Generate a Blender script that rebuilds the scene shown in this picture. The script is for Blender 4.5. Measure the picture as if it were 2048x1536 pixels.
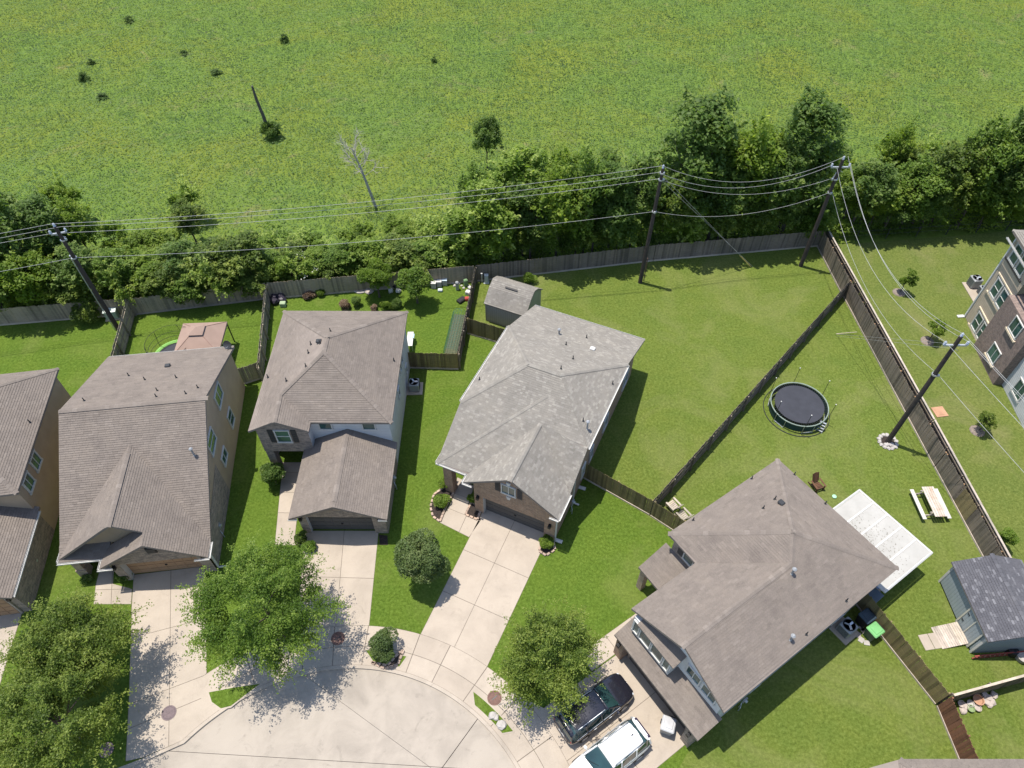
import bpy, math, random
import numpy as np
from mathutils import Vector, Matrix

random.seed(7)
rng = np.random.default_rng(7)
scene = bpy.context.scene
for o in list(bpy.data.objects):
    bpy.data.objects.remove(o)
C = scene.collection
R = math.radians

# ------------------------------------------------------------------ camera, sky, sun, exposure
CAM_H, PITCH, FPX = 44.0, R(50), 1450.0
cam = bpy.data.cameras.new('camera')
cam_o = bpy.data.objects.new('camera', cam); C.objects.link(cam_o)
cam_o.location = (0, 0, CAM_H); cam_o.rotation_euler = (R(90) - PITCH, 0, 0)
cam.sensor_width = 36.0; cam.lens = FPX / 2048 * 36; cam.clip_end = 2000
scene.camera = cam_o

world = bpy.data.worlds.new('World'); scene.world = world; world.use_nodes = True
wn = world.node_tree.nodes; wl = world.node_tree.links
bg = wn['Background']; sky = wn.new('ShaderNodeTexSky'); sky.sky_type = 'NISHITA'
sky.sun_disc = False; sky.sun_elevation = R(77); sky.sun_rotation = R(-61)
wl.new(sky.outputs[0], bg.inputs[0]); bg.inputs[1].default_value = 0.15

sun = bpy.data.lights.new('sun', 'SUN'); sun.energy = 4.2; sun.angle = R(0.5); sun.color = (1, .94, .84)
sun_o = bpy.data.objects.new('sun', sun); C.objects.link(sun_o)
sun_o.rotation_euler = Vector((.20, -.11, -1)).to_track_quat('-Z', 'Y').to_euler()
sun_o.location = (-20, 10, 90)

scene.view_settings.view_transform = 'Standard'; scene.view_settings.look = 'None'
scene.view_settings.exposure = 0.72; scene.view_settings.gamma = 1.0
scene.view_settings.use_curve_mapping = False

# ------------------------------------------------------------------ survey helpers: photo pixel + known height -> place
SP, CP = math.sin(PITCH), math.cos(PITCH)
def ray(px, py):
    u, v = (px - 1024) / FPX, (py - 768) / FPX
    return Vector((u, CP - v * SP, -SP - v * CP))
def at(px, py, z=0.0):
    d = ray(px, py); t = (CAM_H - z) / -d.z
    return Vector((d.x * t, d.y * t, z))
def height_at(x, y, py):
    v = (py - 768) / FPX
    return CAM_H - y * (v * CP + SP) / (CP - v * SP)

# ------------------------------------------------------------------ materials
MATS = {}
def nn(t, typ, **kw):
    n = t.nodes.new(typ)
    for k, v in kw.items(): setattr(n, k, v)
    return n
def ramp(t, fac, stops):
    r = nn(t, 'ShaderNodeValToRGB'); e = r.color_ramp.elements
    while len(e) < len(stops): e.new(.5)
    for i, (p, c) in enumerate(stops):
        e[i].position = p; e[i].color = (*c, 1) if len(c) == 3 else c
    t.links.new(fac, r.inputs[0]); return r.outputs[0]
def noise(t, co, scale, detail=4, rough=.55, dist=0):
    n = nn(t, 'ShaderNodeTexNoise'); n.inputs['Scale'].default_value = scale
    n.inputs['Detail'].default_value = detail; n.inputs['Roughness'].default_value = rough
    n.inputs['Distortion'].default_value = dist
    t.links.new(co, n.inputs['Vector']); return n.outputs['Fac']
def mixc(t, fac, a, b, mode='MIX'):
    m = nn(t, 'ShaderNodeMix', data_type='RGBA', blend_type=mode)
    for sock, v in ((m.inputs[0], fac), (m.inputs[6], a), (m.inputs[7], b)):
        if hasattr(v, 'links'): t.links.new(v, sock)
        elif isinstance(v, (int, float)): sock.default_value = v
        else: sock.default_value = (*v, 1)
    return m.outputs[2]
def base(name):
    m = bpy.data.materials.new(name); m.use_nodes = True; t = m.node_tree
    return m, t, t.nodes['Principled BSDF']
def sc(c, k): return tuple(min(1, x * k) for x in c)
def world_co(t): return nn(t, 'ShaderNodeNewGeometry').outputs['Position']
def bumpn(t, p, fac, strength, dist=.02):
    b = nn(t, 'ShaderNodeBump'); b.inputs['Strength'].default_value = strength; b.inputs['Distance'].default_value = dist
    t.links.new(fac, b.inputs['Height']); t.links.new(b.outputs[0], p.inputs['Normal'])

def mk(name, c, c2=None, scale=2.0, rough=.8, bump=.0, bscale=30, metal=0, grime=.0, tint=0., spec=.3):
    if name in MATS: return MATS[name]
    m, t, p = base(name); co = world_co(t)
    c2 = c2 or sc(c, .78)
    f = noise(t, co, scale, 5)
    col = ramp(t, f, [(.3, c2), (.7, c)])
    if grime:
        g = ramp(t, noise(t, co, .45, 6, .65, .6), [(.42, (1, 1, 1)), (.62, (1 - grime,) * 3)])
        col = mixc(t, 1.0, col, g, 'MULTIPLY')
    if tint:
        a = nn(t, 'ShaderNodeAttribute', attribute_name='tint')
        col = mixc(t, 1.0, col, ramp(t, a.outputs['Fac'], [(0, (1 - tint,) * 3), (1, (1 + 0,) * 3)]), 'MULTIPLY')
    t.links.new(col, p.inputs['Base Color'])
    p.inputs['Roughness'].default_value = rough; p.inputs['Metallic'].default_value = metal
    p.inputs['Specular IOR Level'].default_value = spec
    if bump: bumpn(t, p, noise(t, co, bscale, 3), bump)
    MATS[name] = m; return m

def mk_obj_tint(name, c, var=.35, grain=(1, 1, 8), rough=.9, hue=None):
    """wood: grain along z, every board its own shade (object random)"""
    if name in MATS: return MATS[name]
    m, t, p = base(name); co = world_co(t)
    mp = nn(t, 'ShaderNodeMapping'); mp.inputs['Scale'].default_value = grain
    t.links.new(co, mp.inputs[0])
    f = noise(t, mp.outputs[0], 3, 4)
    col = ramp(t, f, [(.3, sc(c, .7)), (.7, c)])
    oi = nn(t, 'ShaderNodeObjectInfo')
    col = mixc(t, 1.0, col, ramp(t, oi.outputs['Random'], [(0, (1 - var,) * 3), (.6, (1, 1, 1)), (1, hue or (1, .97, .9))]), 'MULTIPLY')
    big = ramp(t, noise(t, co, .35, 4), [(.35, (.72, .76, .74)), (.6, (1, 1, 1))])
    col = mixc(t, 1.0, col, big, 'MULTIPLY')
    t.links.new(col, p.inputs['Base Color']); p.inputs['Roughness'].default_value = rough
    p.inputs['Specular IOR Level'].default_value = .15
    MATS[name] = m; return m

def mk_shingle(name, c, light, dark):
    m, t, p = base(name); co = world_co(t)
    a = nn(t, 'ShaderNodeAttribute', attribute_name='tint').outputs['Fac']
    col = ramp(t, a, [(0, dark), (.2, sc(c, .9)), (.78, c), (1, light)])
    mp = nn(t, 'ShaderNodeMapping'); mp.inputs['Scale'].default_value = (1, 1, .25); t.links.new(co, mp.inputs[0])
    st = ramp(t, noise(t, mp.outputs[0], .9, 7, .7, .3), [(.3, (.82, .82, .83)), (.5, (.97, .97, .97)), (.7, (1.06, 1.05, 1.03))])
    col = mixc(t, 1.0, col, st, 'MULTIPLY')
    gr = ramp(t, noise(t, co, 22, 3, .7), [(.3, (.8, .8, .8)), (.7, (1.08, 1.08, 1.08))])
    col = mixc(t, 1.0, col, gr, 'MULTIPLY')
    t.links.new(col, p.inputs['Base Color']); p.inputs['Roughness'].default_value = .92
    p.inputs['Specular IOR Level'].default_value = .08
    bumpn(t, p, noise(t, co, 40, 2), .4)
    MATS[name] = m; return m

def mk_brick(name, c1, c2, mortar, bw=.22, bh=.075, squash=1.0):
    m, t, p = base(name)
    uv = nn(t, 'ShaderNodeUVMap').outputs[0]
    b = nn(t, 'ShaderNodeTexBrick'); t.links.new(uv, b.inputs['Vector'])
    b.inputs['Color1'].default_value = (*c1, 1); b.inputs['Color2'].default_value = (*c2, 1)
    b.inputs['Mortar'].default_value = (*mortar, 1); b.inputs['Scale'].default_value = 1
    b.inputs['Brick Width'].default_value = bw; b.inputs['Row Height'].default_value = bh
    b.inputs['Mortar Size'].default_value = .008; b.inputs['Bias'].default_value = -.1
    co = world_co(t)
    v = ramp(t, noise(t, co, 3.5, 5, .7), [(.3, (.6, .58, .58)), (.7, (1.1, 1.05, 1.0))])
    col = mixc(t, 1.0, b.outputs['Color'], v, 'MULTIPLY')
    t.links.new(col, p.inputs['Base Color']); p.inputs['Roughness'].default_value = .9
    bumpn(t, p, b.outputs['Fac'], -.5, .01)
    MATS[name] = m; return m

def mk_siding(name, c, step=.18, vertical=False):
    m, t, p = base(name)
    uv = nn(t, 'ShaderNodeUVMap').outputs[0]
    sx = nn(t, 'ShaderNodeSeparateXYZ'); t.links.new(uv, sx.inputs[0])
    mo = nn(t, 'ShaderNodeMath', operation='PINGPONG'); t.links.new(sx.outputs[0 if vertical else 1], mo.inputs[0]); mo.inputs[1].default_value = step / 2
    dv = nn(t, 'ShaderNodeMath', operation='DIVIDE'); t.links.new(mo.outputs[0], dv.inputs[0]); dv.inputs[1].default_value = step / 2
    g = ramp(t, dv.outputs[0], [(0, (.55,) * 3), (.14, (1, 1, 1))])
    f = ramp(t, noise(t, world_co(t), 1.3, 5), [(.3, sc(c, .86)), (.7, c)])
    t.links.new(mixc(t, 1.0, f, g, 'MULTIPLY'), p.inputs['Base Color'])
    p.inputs['Roughness'].default_value = .75
    bumpn(t, p, dv.outputs[0], .4, .012)
    MATS[name] = m; return m

def mk_leaf(name, dark, mid, light, trans=.35, scale=.6):
    m, t, p = base(name); co = world_co(t)
    a = nn(t, 'ShaderNodeAttribute', attribute_name='tint').outputs['Fac']
    ad = nn(t, 'ShaderNodeMath', operation='ADD'); t.links.new(a, ad.inputs[0])
    sb = nn(t, 'ShaderNodeMath', operation='MULTIPLY_ADD'); t.links.new(noise(t, co, scale, 3), sb.inputs[0])
    sb.inputs[1].default_value = .7; sb.inputs[2].default_value = -.35
    t.links.new(sb.outputs[0], ad.inputs[1])
    col = ramp(t, ad.outputs[0], [(.05, dark), (.5, mid), (.95, light)])
    t.links.new(col, p.inputs['Base Color']); p.inputs['Roughness'].default_value = .55
    p.inputs['Specular IOR Level'].default_value = .3
    tr = nn(t, 'ShaderNodeBsdfTranslucent'); mx = nn(t, 'ShaderNodeMixShader')
    t.links.new(mixc(t, 1.0, col, (1.3, 1.35, .6), 'MULTIPLY'), tr.inputs[0])
    mx.inputs[0].default_value = trans
    out = t.nodes['Material Output']
    t.links.new(p.outputs[0], mx.inputs[1]); t.links.new(tr.outputs[0], mx.inputs[2]); t.links.new(mx.outputs[0], out.inputs[0])
    MATS[name] = m; return m

def mk_lawn(name, g1, g2, dry, dryness):
    m, t, p = base(name); co = world_co(t)
    fine = noise(t, co, 5.5, 8, .8)
    col = ramp(t, fine, [(.36, sc(g1, .62)), (.5, g1), (.64, sc(g2, 1.1))])
    med = ramp(t, noise(t, co, .55, 5, .65, .5), [(.36, (.9, .94, .9)), (.64, (1.06, 1.03, 1.0))])
    col = mixc(t, 1.0, col, med, 'MULTIPLY')
    big = ramp(t, noise(t, co, .16, 5, .65, .8), [(dryness, (0, 0, 0)), (dryness + .17, (1, 1, 1))])
    fm = nn(t, 'ShaderNodeMath', operation='MULTIPLY'); fm.inputs[1].default_value = .4
    t.links.new(big, fm.inputs[0])
    dcol = ramp(t, fine, [(.3, sc(dry, .8)), (.7, sc(dry, 1.12))])
    col = mixc(t, fm.outputs[0], col, dcol)
    # mown stripes, very faint
    t.links.new(col, p.inputs['Base Color']); p.inputs['Roughness'].default_value = .95
    p.inputs['Specular IOR Level'].default_value = .1
    bumpn(t, p, noise(t, co, 16, 3, .7), .9, .05)
    MATS[name] = m; return m

def mk_concrete(name, c, stain=.2, scale=.5):
    m, t, p = base(name); co = world_co(t)
    f = ramp(t, noise(t, co, scale, 7, .65, .4), [(.3, sc(c, 1 - stain)), (.55, c), (.75, sc(c, 1.06))])
    sp = ramp(t, noise(t, co, 1.1, 7, .72, .8), [(.57, (1, 1, 1)), (.66, (1 - stain * .6,) * 3), (.78, (1 - stain * 1.3, 1 - stain * 1.35, 1 - stain * 1.4))])
    col = mixc(t, 1.0, f, sp, 'MULTIPLY')
    gr = ramp(t, noise(t, co, 30, 3), [(.3, (.93,) * 3), (.7, (1.02,) * 3)])
    col = mixc(t, 1.0, col, gr, 'MULTIPLY')
    oi = nn(t, 'ShaderNodeObjectInfo')
    col = mixc(t, 1.0, col, ramp(t, oi.outputs['Random'], [(0, (.93, .925, .92)), (1, (1, 1, 1))]), 'MULTIPLY')
    t.links.new(col, p.inputs['Base Color']); p.inputs['Roughness'].default_value = .9
    p.inputs['Specular IOR Level'].default_value = .2
    bumpn(t, p, noise(t, co, 40, 3), .15)
    MATS[name] = m; return m

def mk_glass(name, c=(.03, .06, .06), rough=.06, spec=.7):
    m, t, p = base(name)
    col = ramp(t, noise(t, world_co(t), .9, 2), [(.35, c), (.65, sc(c, 1.8))])
    t.links.new(col, p.inputs['Base Color'])
    p.inputs['Roughness'].default_value = rough; p.inputs['Specular IOR Level'].default_value = spec
    MATS[name] = m; return m

M_SHB = mk_shingle('shingle_brown', (.192, .164, .143), (.262, .226, .198), (.082, .068, .060))
M_SHG = mk_shingle('shingle_grey', (.232, .215, .190), (.295, .276, .245), (.11, .10, .09))
M_SHD = mk_shingle('shingle_slate', (.10, .10, .112), (.19, .19, .205), (.05, .05, .056))
M_DECK = mk('roof_edge', (.22, .185, .16), rough=.9)
M_WHITE = mk('white_trim', (.55, .54, .515), (.46, .45, .43), 3, .55)
M_TAN = mk('tan_stucco', (.40, .30, .205), (.345, .258, .175), 1.2, .9, .2, 60)
M_BRICK = mk_brick('brown_brick', (.36, .23, .145), (.25, .16, .105), (.36, .32, .28))
M_STONE = mk_brick('mixed_stone', (.34, .275, .23), (.16, .135, .12), (.36, .33, .30), .34, .10)
M_TBRICK = mk_brick('tan_brick', (.36, .27, .20), (.27, .20, .155), (.42, .38, .33))
M_SIDW = mk_siding('white_siding', (.55, .555, .56))
M_SIDB = mk_siding('beige_siding', (.42, .35, .27))
M_SHED = mk_siding('shed_panel', (.29, .27, .245), .2, True)
M_SHEDB = mk_siding('blue_grey_panel', (.30, .345, .37), .2, True)
M_SHEDK = mk_siding('khaki_panel', (.27, .29, .20), .2, True)
M_GLASS = mk_glass('window_glass', (.025, .06, .056))
M_CARGLASS = mk_glass('car_glass', (.012, .03, .03), .03, .8)
M_DOORG = mk_siding('garage_door_grey', (.075, .07, .068), .5)
M_DOORT = mk_siding('garage_door_tan', (.33, .20, .115), .5)
M_SHUT = mk('shutter_dark', (.045, .043, .045), rough=.6)
M_CONC = mk_concrete('concrete', (.375, .322, .265), .15)
M_STREET = mk_concrete('street_concrete', (.338, .298, .252), .24, .4)
M_CURB = mk_concrete('curb_concrete', (.38, .33, .275), .25)
M_LAWN = mk_lawn('lawn', (.074, .120, .015), (.106, .158, .027), (.145, .168, .046), .52)
M_LAWNB = mk_lawn('dry_lawn', (.098, .126, .028), (.138, .162, .048), (.195, .182, .085), .5)
M_LAWNY = mk_lawn('yellowed_lawn', (.094, .128, .023), (.130, .165, .040), (.178, .182, .07), .48)
M_WOOD = mk_obj_tint('fence_wood', (.40, .335, .26), .4)
M_WOODD = mk_obj_tint('dark_fence_wood', (.26, .215, .175), .42)
M_WOODO = mk_obj_tint('raw_fence_wood', (.40, .24, .13), .4)
M_WOODR = mk_obj_tint('red_fence_wood', (.24, .12, .08), .35)
M_WOODM = mk_obj_tint('mossy_fence_wood', (.29, .23, .12), .42)
M_PALE = mk_obj_tint('weathered_wood', (.55, .47, .40), .25)
M_POLE = mk('creosote_pole', (.06, .048, .042), (.035, .028, .026), 4, .85, .3, 40)
M_STEEL = mk('galvanised_steel', (.55, .57, .60), rough=.4, metal=.6)
M_WIRE = mk('wire_grey', (.42, .42, .41), rough=.5, metal=.2)
M_BLACK = mk('black_plastic', (.02, .02, .022), rough=.55)
M_DARKM = mk('dark_metal', (.05, .052, .055), rough=.45, metal=.3)
M_BARK = mk('bark', (.13, .105, .085), (.07, .056, .045), 8, .95, .6, 30)
M_DEAD = mk('dead_wood', (.40, .38, .34), (.27, .25, .22), 6, .95)
M_MULCH = mk('mulch', (.045, .033, .028), (.02, .016, .014), 12, .95, .8, 30)
M_DIRT = mk('dirt', (.24, .175, .115), (.15, .12, .07), 2, .95, .5, 20)
M_ROCK = mk('rock', (.42, .36, .32), (.30, .26, .235), 3, .9, .4, 12)
M_ROCKW = mk('pale_rock', (.40, .375, .35), (.29, .27, .25), 3, .9, .4, 12)
M_AC = mk('ac_grey', (.33, .34, .35), rough=.5, metal=.3)
M_RUST = mk('rusty_iron', (.17, .095, .075), (.11, .065, .055), 9, .8, .3, 40)

# ------------------------------------------------------------------ mesh helpers
def mesh_data(name, verts, faces, mat, uv=False, smooth=False, tint=None):
    me = bpy.data.meshes.new(name)
    me.from_pydata([tuple(v) for v in verts], [], faces)
    if mat: me.materials.append(mat)
    if uv:
        l = me.uv_layers.new(name='UVMap'); d = l.data
        for p in me.polygons:
            n = p.normal
            if abs(n.z) < .8:
                tx, ty = -n.y, n.x; k = math.hypot(tx, ty) or 1; tx /= k; ty /= k
                for li in p.loop_indices:
                    v = me.vertices[me.loops[li].vertex_index].co; d[li].uv = (v.x * tx + v.y * ty, v.z)
            else:
                for li in p.loop_indices:
                    v = me.vertices[me.loops[li].vertex_index].co; d[li].uv = (v.x, v.y)
    if tint is not None:
        a = me.attributes.new('tint', 'FLOAT', 'FACE'); a.data.foreach_set('value', np.asarray(tint, dtype=np.float32))
    if smooth: me.polygons.foreach_set('use_smooth', [True] * len(me.polygons))
    me.update(); return me
def link(name, me, parent=None, loc=None, rot=None):
    o = bpy.data.objects.new(name, me); C.objects.link(o)
    if parent: o.parent = parent
    if loc is not None: o.location = loc
    if rot is not None: o.rotation_euler = rot
    return o
def mesh(name, verts, faces, mat, parent=None, loc=None, rot=None, **kw):
    return link(name, mesh_data(name, verts, faces, mat, **kw), parent, loc, rot)
def tag(o, label, cat, group=None):
    o['label'] = label; o['category'] = cat
    if group: o['group'] = group
    return o
def thing(name, label, cat, loc=(0, 0, 0), rz=0, group=None):
    o = bpy.data.objects.new(name, None); C.objects.link(o); o.location = loc; o.rotation_euler = (0, 0, rz)
    o.empty_display_size = .3
    return tag(o, label, cat, group)
def structure(o): o['kind'] = 'structure'; return o
def copy_tree(o, parent=None):
    c = o.copy(); C.objects.link(c); c.parent = parent
    for ch in o.children: copy_tree(ch, c)
    return c

class MB:
    """collects shapes into one mesh"""
    def __init__(s): s.v = []; s.f = []
    def add(s, vs, fs):
        n = len(s.v); s.v += [Vector(v) for v in vs]; s.f += [tuple(i + n for i in f) for f in fs]; return s
    def box(s, c, d, rz=0, rx=0, ry=0, bev=0):
        m = Matrix.Translation(c) @ Matrix.Rotation(rz, 4, 'Z') @ Matrix.Rotation(ry, 4, 'Y') @ Matrix.Rotation(rx, 4, 'X')
        x, y, z = d[0] / 2, d[1] / 2, d[2] / 2
        if not bev:
            vs = [m @ Vector((a * x, b * y, e * z)) for e in (-1, 1) for a, b in ((-1, -1), (1, -1), (1, 1), (-1, 1))]
            return s.add(vs, [(3, 2, 1, 0), (4, 5, 6, 7), (0, 1, 5, 4), (1, 2, 6, 5), (2, 3, 7, 6), (3, 0, 4, 7)])
        vs = []; b = bev
        ring = lambda ix, iy, zz: [(-x + ix, -y, zz), (x - ix, -y, zz), (x, -y + iy, zz), (x, y - iy, zz), (x - ix, y, zz), (-x + ix, y, zz), (-x, y - iy, zz), (-x, -y + iy, zz)]
        sm = lambda r, k: [(q[0] * (x - k) / x, q[1] * (y - k) / y, q[2]) for q in r]
        rs = [sm(ring(b, b, -z), b), ring(b, b, -z + b), ring(b, b, z - b), sm(ring(b, b, z), b)]
        for r in rs: vs += [m @ Vector(q) for q in r]
        fs = [tuple(range(7, -1, -1)), tuple(range(24, 32))]
        for k in range(3):
            for i in range(8): j = (i + 1) % 8; fs.append((k * 8 + i, k * 8 + j, k * 8 + 8 + j, k * 8 + 8 + i))
        return s.add(vs, fs)
    def tube(s, pts, radii, n=8, cap=True):
        pts = [Vector(p) for p in pts]
        if not hasattr(radii, '__len__'): radii = [radii] * len(pts)
        vs, fs = [], []
        for i, p in enumerate(pts):
            d = (pts[min(i + 1, len(pts) - 1)] - pts[max(i - 1, 0)]).normalized()
            a = d.orthogonal().normalized() if abs(d.z) > .95 else d.cross(Vector((0, 0, 1))).normalized()
            if abs(d.z) > .95: a = (Vector((1, 0, 0)) - d * d.x).normalized()
            b = d.cross(a)
            for k in range(n):
                t = 2 * math.pi * k / n; vs.append(p + (a * math.cos(t) + b * math.sin(t)) * radii[i])
        for i in range(len(pts) - 1):
            for k in range(n):
                j = (k + 1) % n; fs.append((i * n + k, i * n + j, (i + 1) * n + j, (i + 1) * n + k))
        if cap: fs += [tuple(range(n - 1, -1, -1)), tuple(range((len(pts) - 1) * n, len(pts) * n))]
        return s.add(vs, fs)
    def lathe(s, prof, c=(0, 0, 0), n=20, sx=1, sy=1):
        c = Vector(c); vs, fs = [], []
        for r, z in prof:
            for k in range(n):
                t = 2 * math.pi * k / n; vs.append(c + Vector((r * math.cos(t) * sx, r * math.sin(t) * sy, z)))
        for i in range(len(prof) - 1):
            for k in range(n):
                j = (k + 1) % n; fs.append((i * n + k, i * n + j, (i + 1) * n + j, (i + 1) * n + k))
        fs += [tuple(range(n - 1, -1, -1)), tuple(range((len(prof) - 1) * n, len(prof) * n))]
        return s.add(vs, fs)
    def slab(s, poly, z0, z1):
        n = len(poly); a = sum(poly[i][0] * poly[(i + 1) % n][1] - poly[(i + 1) % n][0] * poly[i][1] for i in range(n))
        if a < 0: poly = poly[::-1]
        vs = [(p[0], p[1], z0) for p in poly] + [(p[0], p[1], z1) for p in poly]
        fs = [tuple(range(n - 1, -1, -1)), tuple(range(n, 2 * n))] + [(i, (i + 1) % n, n + (i + 1) % n, n + i) for i in range(n)]
        return s.add(vs, fs)
    def sheet(s, poly, th):
        """sloped slab: polygon in 3-D, thickness th downward"""
        n = len(poly); P = [Vector(p) for p in poly]
        nz = sum(P[i].x * P[(i + 1) % n].y - P[(i + 1) % n].x * P[i].y for i in range(n))
        if nz < 0: P = P[::-1]
        vs = P + [p - Vector((0, 0, th)) for p in P]
        fs = [tuple(range(n)), tuple(range(2 * n - 1, n - 1, -1))] + [(i, n + i, n + (i + 1) % n, (i + 1) % n) for i in range(n)]
        return s.add(vs, fs)
    def rock(s, c, r, sz=.7, seed=0):
        rr = random.Random(seed); vs, fs = [], []
        n, m = 8, 4
        vs.append((c[0], c[1], c[2] - r * sz * .6))
        for i in range(1, m):
            ph = math.pi * i / m
            for k in range(n):
                t = 2 * math.pi * k / n; q = r * (.78 + .4 * rr.random())
                vs.append((c[0] + q * math.sin(ph) * math.cos(t), c[1] + q * math.sin(ph) * math.sin(t), c[2] - q * sz * math.cos(ph)))
        vs.append((c[0], c[1], c[2] + r * sz * .9))
        for k in range(n): fs.append((0, 1 + (k + 1) % n, 1 + k))
        for i in range(m - 2):
            for k in range(n): a = 1 + i * n; fs.append((a + k, a + (k + 1) % n, a + n + (k + 1) % n, a + n + k))
        a = 1 + (m - 2) * n
        for k in range(n): fs.append((a + k, a + (k + 1) % n, len(vs) - 1))
        return s.add(vs, fs)
    def build(s, name, mat, parent=None, loc=None, rot=None, **kw):
        return mesh(name, s.v, s.f, mat, parent, loc, rot, **kw)

def clip(poly, p, n, gap):
    """keep the part of poly where (q-p).n >= gap"""
    out = []; k = len(poly)
    for i in range(k):
        a, b = Vector(poly[i][:2]), Vector(poly[(i + 1) % k][:2])
        da, db = (a - p).dot(n) - gap, (b - p).dot(n) - gap
        if da >= 0: out.append(tuple(a))
        if da * db < 0: out.append(tuple(a + (b - a) * (da / (da - db))))
    return out
def cut(polys, a, b, gap=.015):
    a, b = Vector(a[:2]), Vector(b[:2]); d = (b - a).normalized(); n = Vector((-d.y, d.x)); res = []
    for p in polys:
        for s in (1, -1):
            q = clip(p, a, n * s, gap)
            if len(q) > 2:
                ar = abs(sum(q[i][0] * q[(i + 1) % len(q)][1] - q[(i + 1) % len(q)][0] * q[i][1] for i in range(len(q)))) / 2
                if ar > .05: res.append(q)
    return res
def flat(name, poly, z, mat, parent=None):
    n = len(poly); a = sum(poly[i][0] * poly[(i + 1) % n][1] - poly[(i + 1) % n][0] * poly[i][1] for i in range(n))
    if a < 0: poly = poly[::-1]
    return mesh(name, [(p[0], p[1], z) for p in poly], [tuple(range(n))], mat, parent)

# ------------------------------------------------------------------ ground, field, lawns
M_FIELD = None
def mk_field():
    m, t, p = base('field_ground'); co = world_co(t)
    f = ramp(t, noise(t, co, 1.8, 8, .72), [(.28, (.07, .115, .02)), (.5, (.10, .155, .03)), (.72, (.14, .19, .045))])
    b = ramp(t, noise(t, co, .09, 5, .6, .7), [(.42, (1, 1, 1)), (.66, (1.25, 1.02, .85))])
    col = mixc(t, 1.0, f, b, 'MULTIPLY')
    d = ramp(t, noise(t, co, .22, 6, .65, .6), [(.60, (0, 0, 0)), (.74, (1, 1, 1))])
    fm = nn(t, 'ShaderNodeMath', operation='MULTIPLY'); fm.inputs[1].default_value = .6; t.links.new(d, fm.inputs[0])
    col = mixc(t, fm.outputs[0], col, (.22, .17, .10))
    t.links.new(col, p.inputs['Base Color']); p.inputs['Roughness'].default_value = 1
    p.inputs['Specular IOR Level'].default_value = .05
    bumpn(t, p, noise(t, co, 2.5, 6, .7), .6, .15)
    return m
M_FIELD = mk_field()
structure(flat('ground', [(-500, -120), (500, -120), (500, 900), (-500, 900)], -.14, M_FIELD))

CC, CR = Vector((-9.517, 3.267)), 11.667
def arc(r, a0, a1, n=40): return [(CC.x + r * math.cos(R(a0 + (a1 - a0) * i / n)), CC.y + r * math.sin(R(a0 + (a1 - a0) * i / n))) for i in range(n + 1)]
left_edge = [(-18.6, 10.75), (-20.4, 9.85), (-23.5, 8.6), (-30, 6.9), (-44, 4.2)]
street_rim = arc(CR, -60, 140, 70) + left_edge[1:]
back_line = [(-70, 40.4), (-42.6, 43.6), (-32.3, 44.7), (-21.2, 46.7), (-3.2, 48.95), (12.5, 51.7), (29.0, 53.9)]
lawn_poly = [(-44, -30), (-70, -30)] + back_line + [(30.4, 44), (31.2, 30), (32.0, 18), (33.5, -30), (-3.6, -30)] + street_rim
structure(flat('lawn', lawn_poly, 0, M_LAWN))
structure(flat('apartment_lawn', [(29.0, 53.9), (30.4, 44), (31.2, 30), (32.0, 18), (33.5, -30), (90, -30), (90, 62), (60, 58), (44, 55.6)], -.004, M_LAWNB))

structure(flat('back_lawn', [(-3.3, 48.8), (12.5, 51.65), (28.9, 53.75), (30.3, 44), (31.1, 30), (31.9, 18), (33.4, -29), (9.0, -29), (9.0, 9.2), (9.9, 10.4), (16, 18), (11.3, 23.6), (5.1, 28.2), (7.0, 35.5), (-.3, 41), (-3.7, 42.4)], .0045, M_LAWNY))
# street, cut into slabs along its joints
street = structure(mesh('street', *(lambda p: ([(q[0], q[1], -.125) for q in p], [tuple(range(len(p)))]))([(-44, -30), (-3.6, -30)] + street_rim), M_MULCH))
def A2(px, py): w = at(px, py, -.1); return (w.x, w.y)
sl = [[(-44, -30), (-3.6, -30)] + arc(CR - .13, -60, 140, 70) + [(x, y - .13) for x, y in left_edge[1:]]]
sl = cut(sl, A2(958, 1434), A2(884, 1536), .02); sl = cut(sl, A2(704, 1420), A2(862, 1536), .008); sl = cut(sl, A2(352, 1503), A2(520, 1513), .012)
for q in sl:
    MB().slab(q, -.2, -.10).build('slab', M_STREET, street)
# curb
cb = MB()
rim_o = arc(CR - .14, -60, 140, 90) + [(x, y - .14) for x, y in left_edge[1:]]
rim_i = arc(CR + .06, -60, 140, 90) + [(x, y + .06) for x, y in left_edge[1:]]
for i in range(len(rim_o) - 1):
    cb.slab([rim_o[i], rim_o[i + 1], rim_i[i + 1], rim_i[i]], -.2, .022)
structure(cb.build('curb', M_CURB))

# concrete apron (pavement between curb and yards) and driveways, each slab its own piece
M_JOINT = mk('joint_dirt', (.15, .125, .10), rough=.95)
def slabs(name, polys, z=.014, mat=None):
    st = structure(bpy.data.objects.new(name, None)); C.objects.link(st)
    for p in polys:
        MB().slab(p, -.12, z).build('slab', mat or M_CONC, st)
        c = sum((Vector(q) for q in p), Vector((0, 0))) / len(p)
        jf = flat('joint_filler', [tuple(Vector(q) + (Vector(q) - c).normalized() * .03) for q in p], .003 + .0004 * (len(st.children) % 7), M_JOINT, st)
    return st
RW = 14.12
def A0(px, py): w = at(px, py); return (w.x, w.y)
def ring(r0, r1, a0, a1, n=24): return arc(r0, a0, a1, n) + arc(r1, a0, a1, n)[::-1]
pav = []
for a0, a1 in ((118, 131), (104.5, 117.8), (96, 104.3), (87.5, 95.8), (74.2, 87.3), (66, 74.0), (55.4, 65.8), (45, 55.2), (33.5, 44.8), (21, 33.3), (8, 20.8), (-6, 7.8)):
    pav.append(ring(CR + .075, 12.83, a0, a1)); pav.append(ring(12.86, RW, a0, a1))
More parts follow.
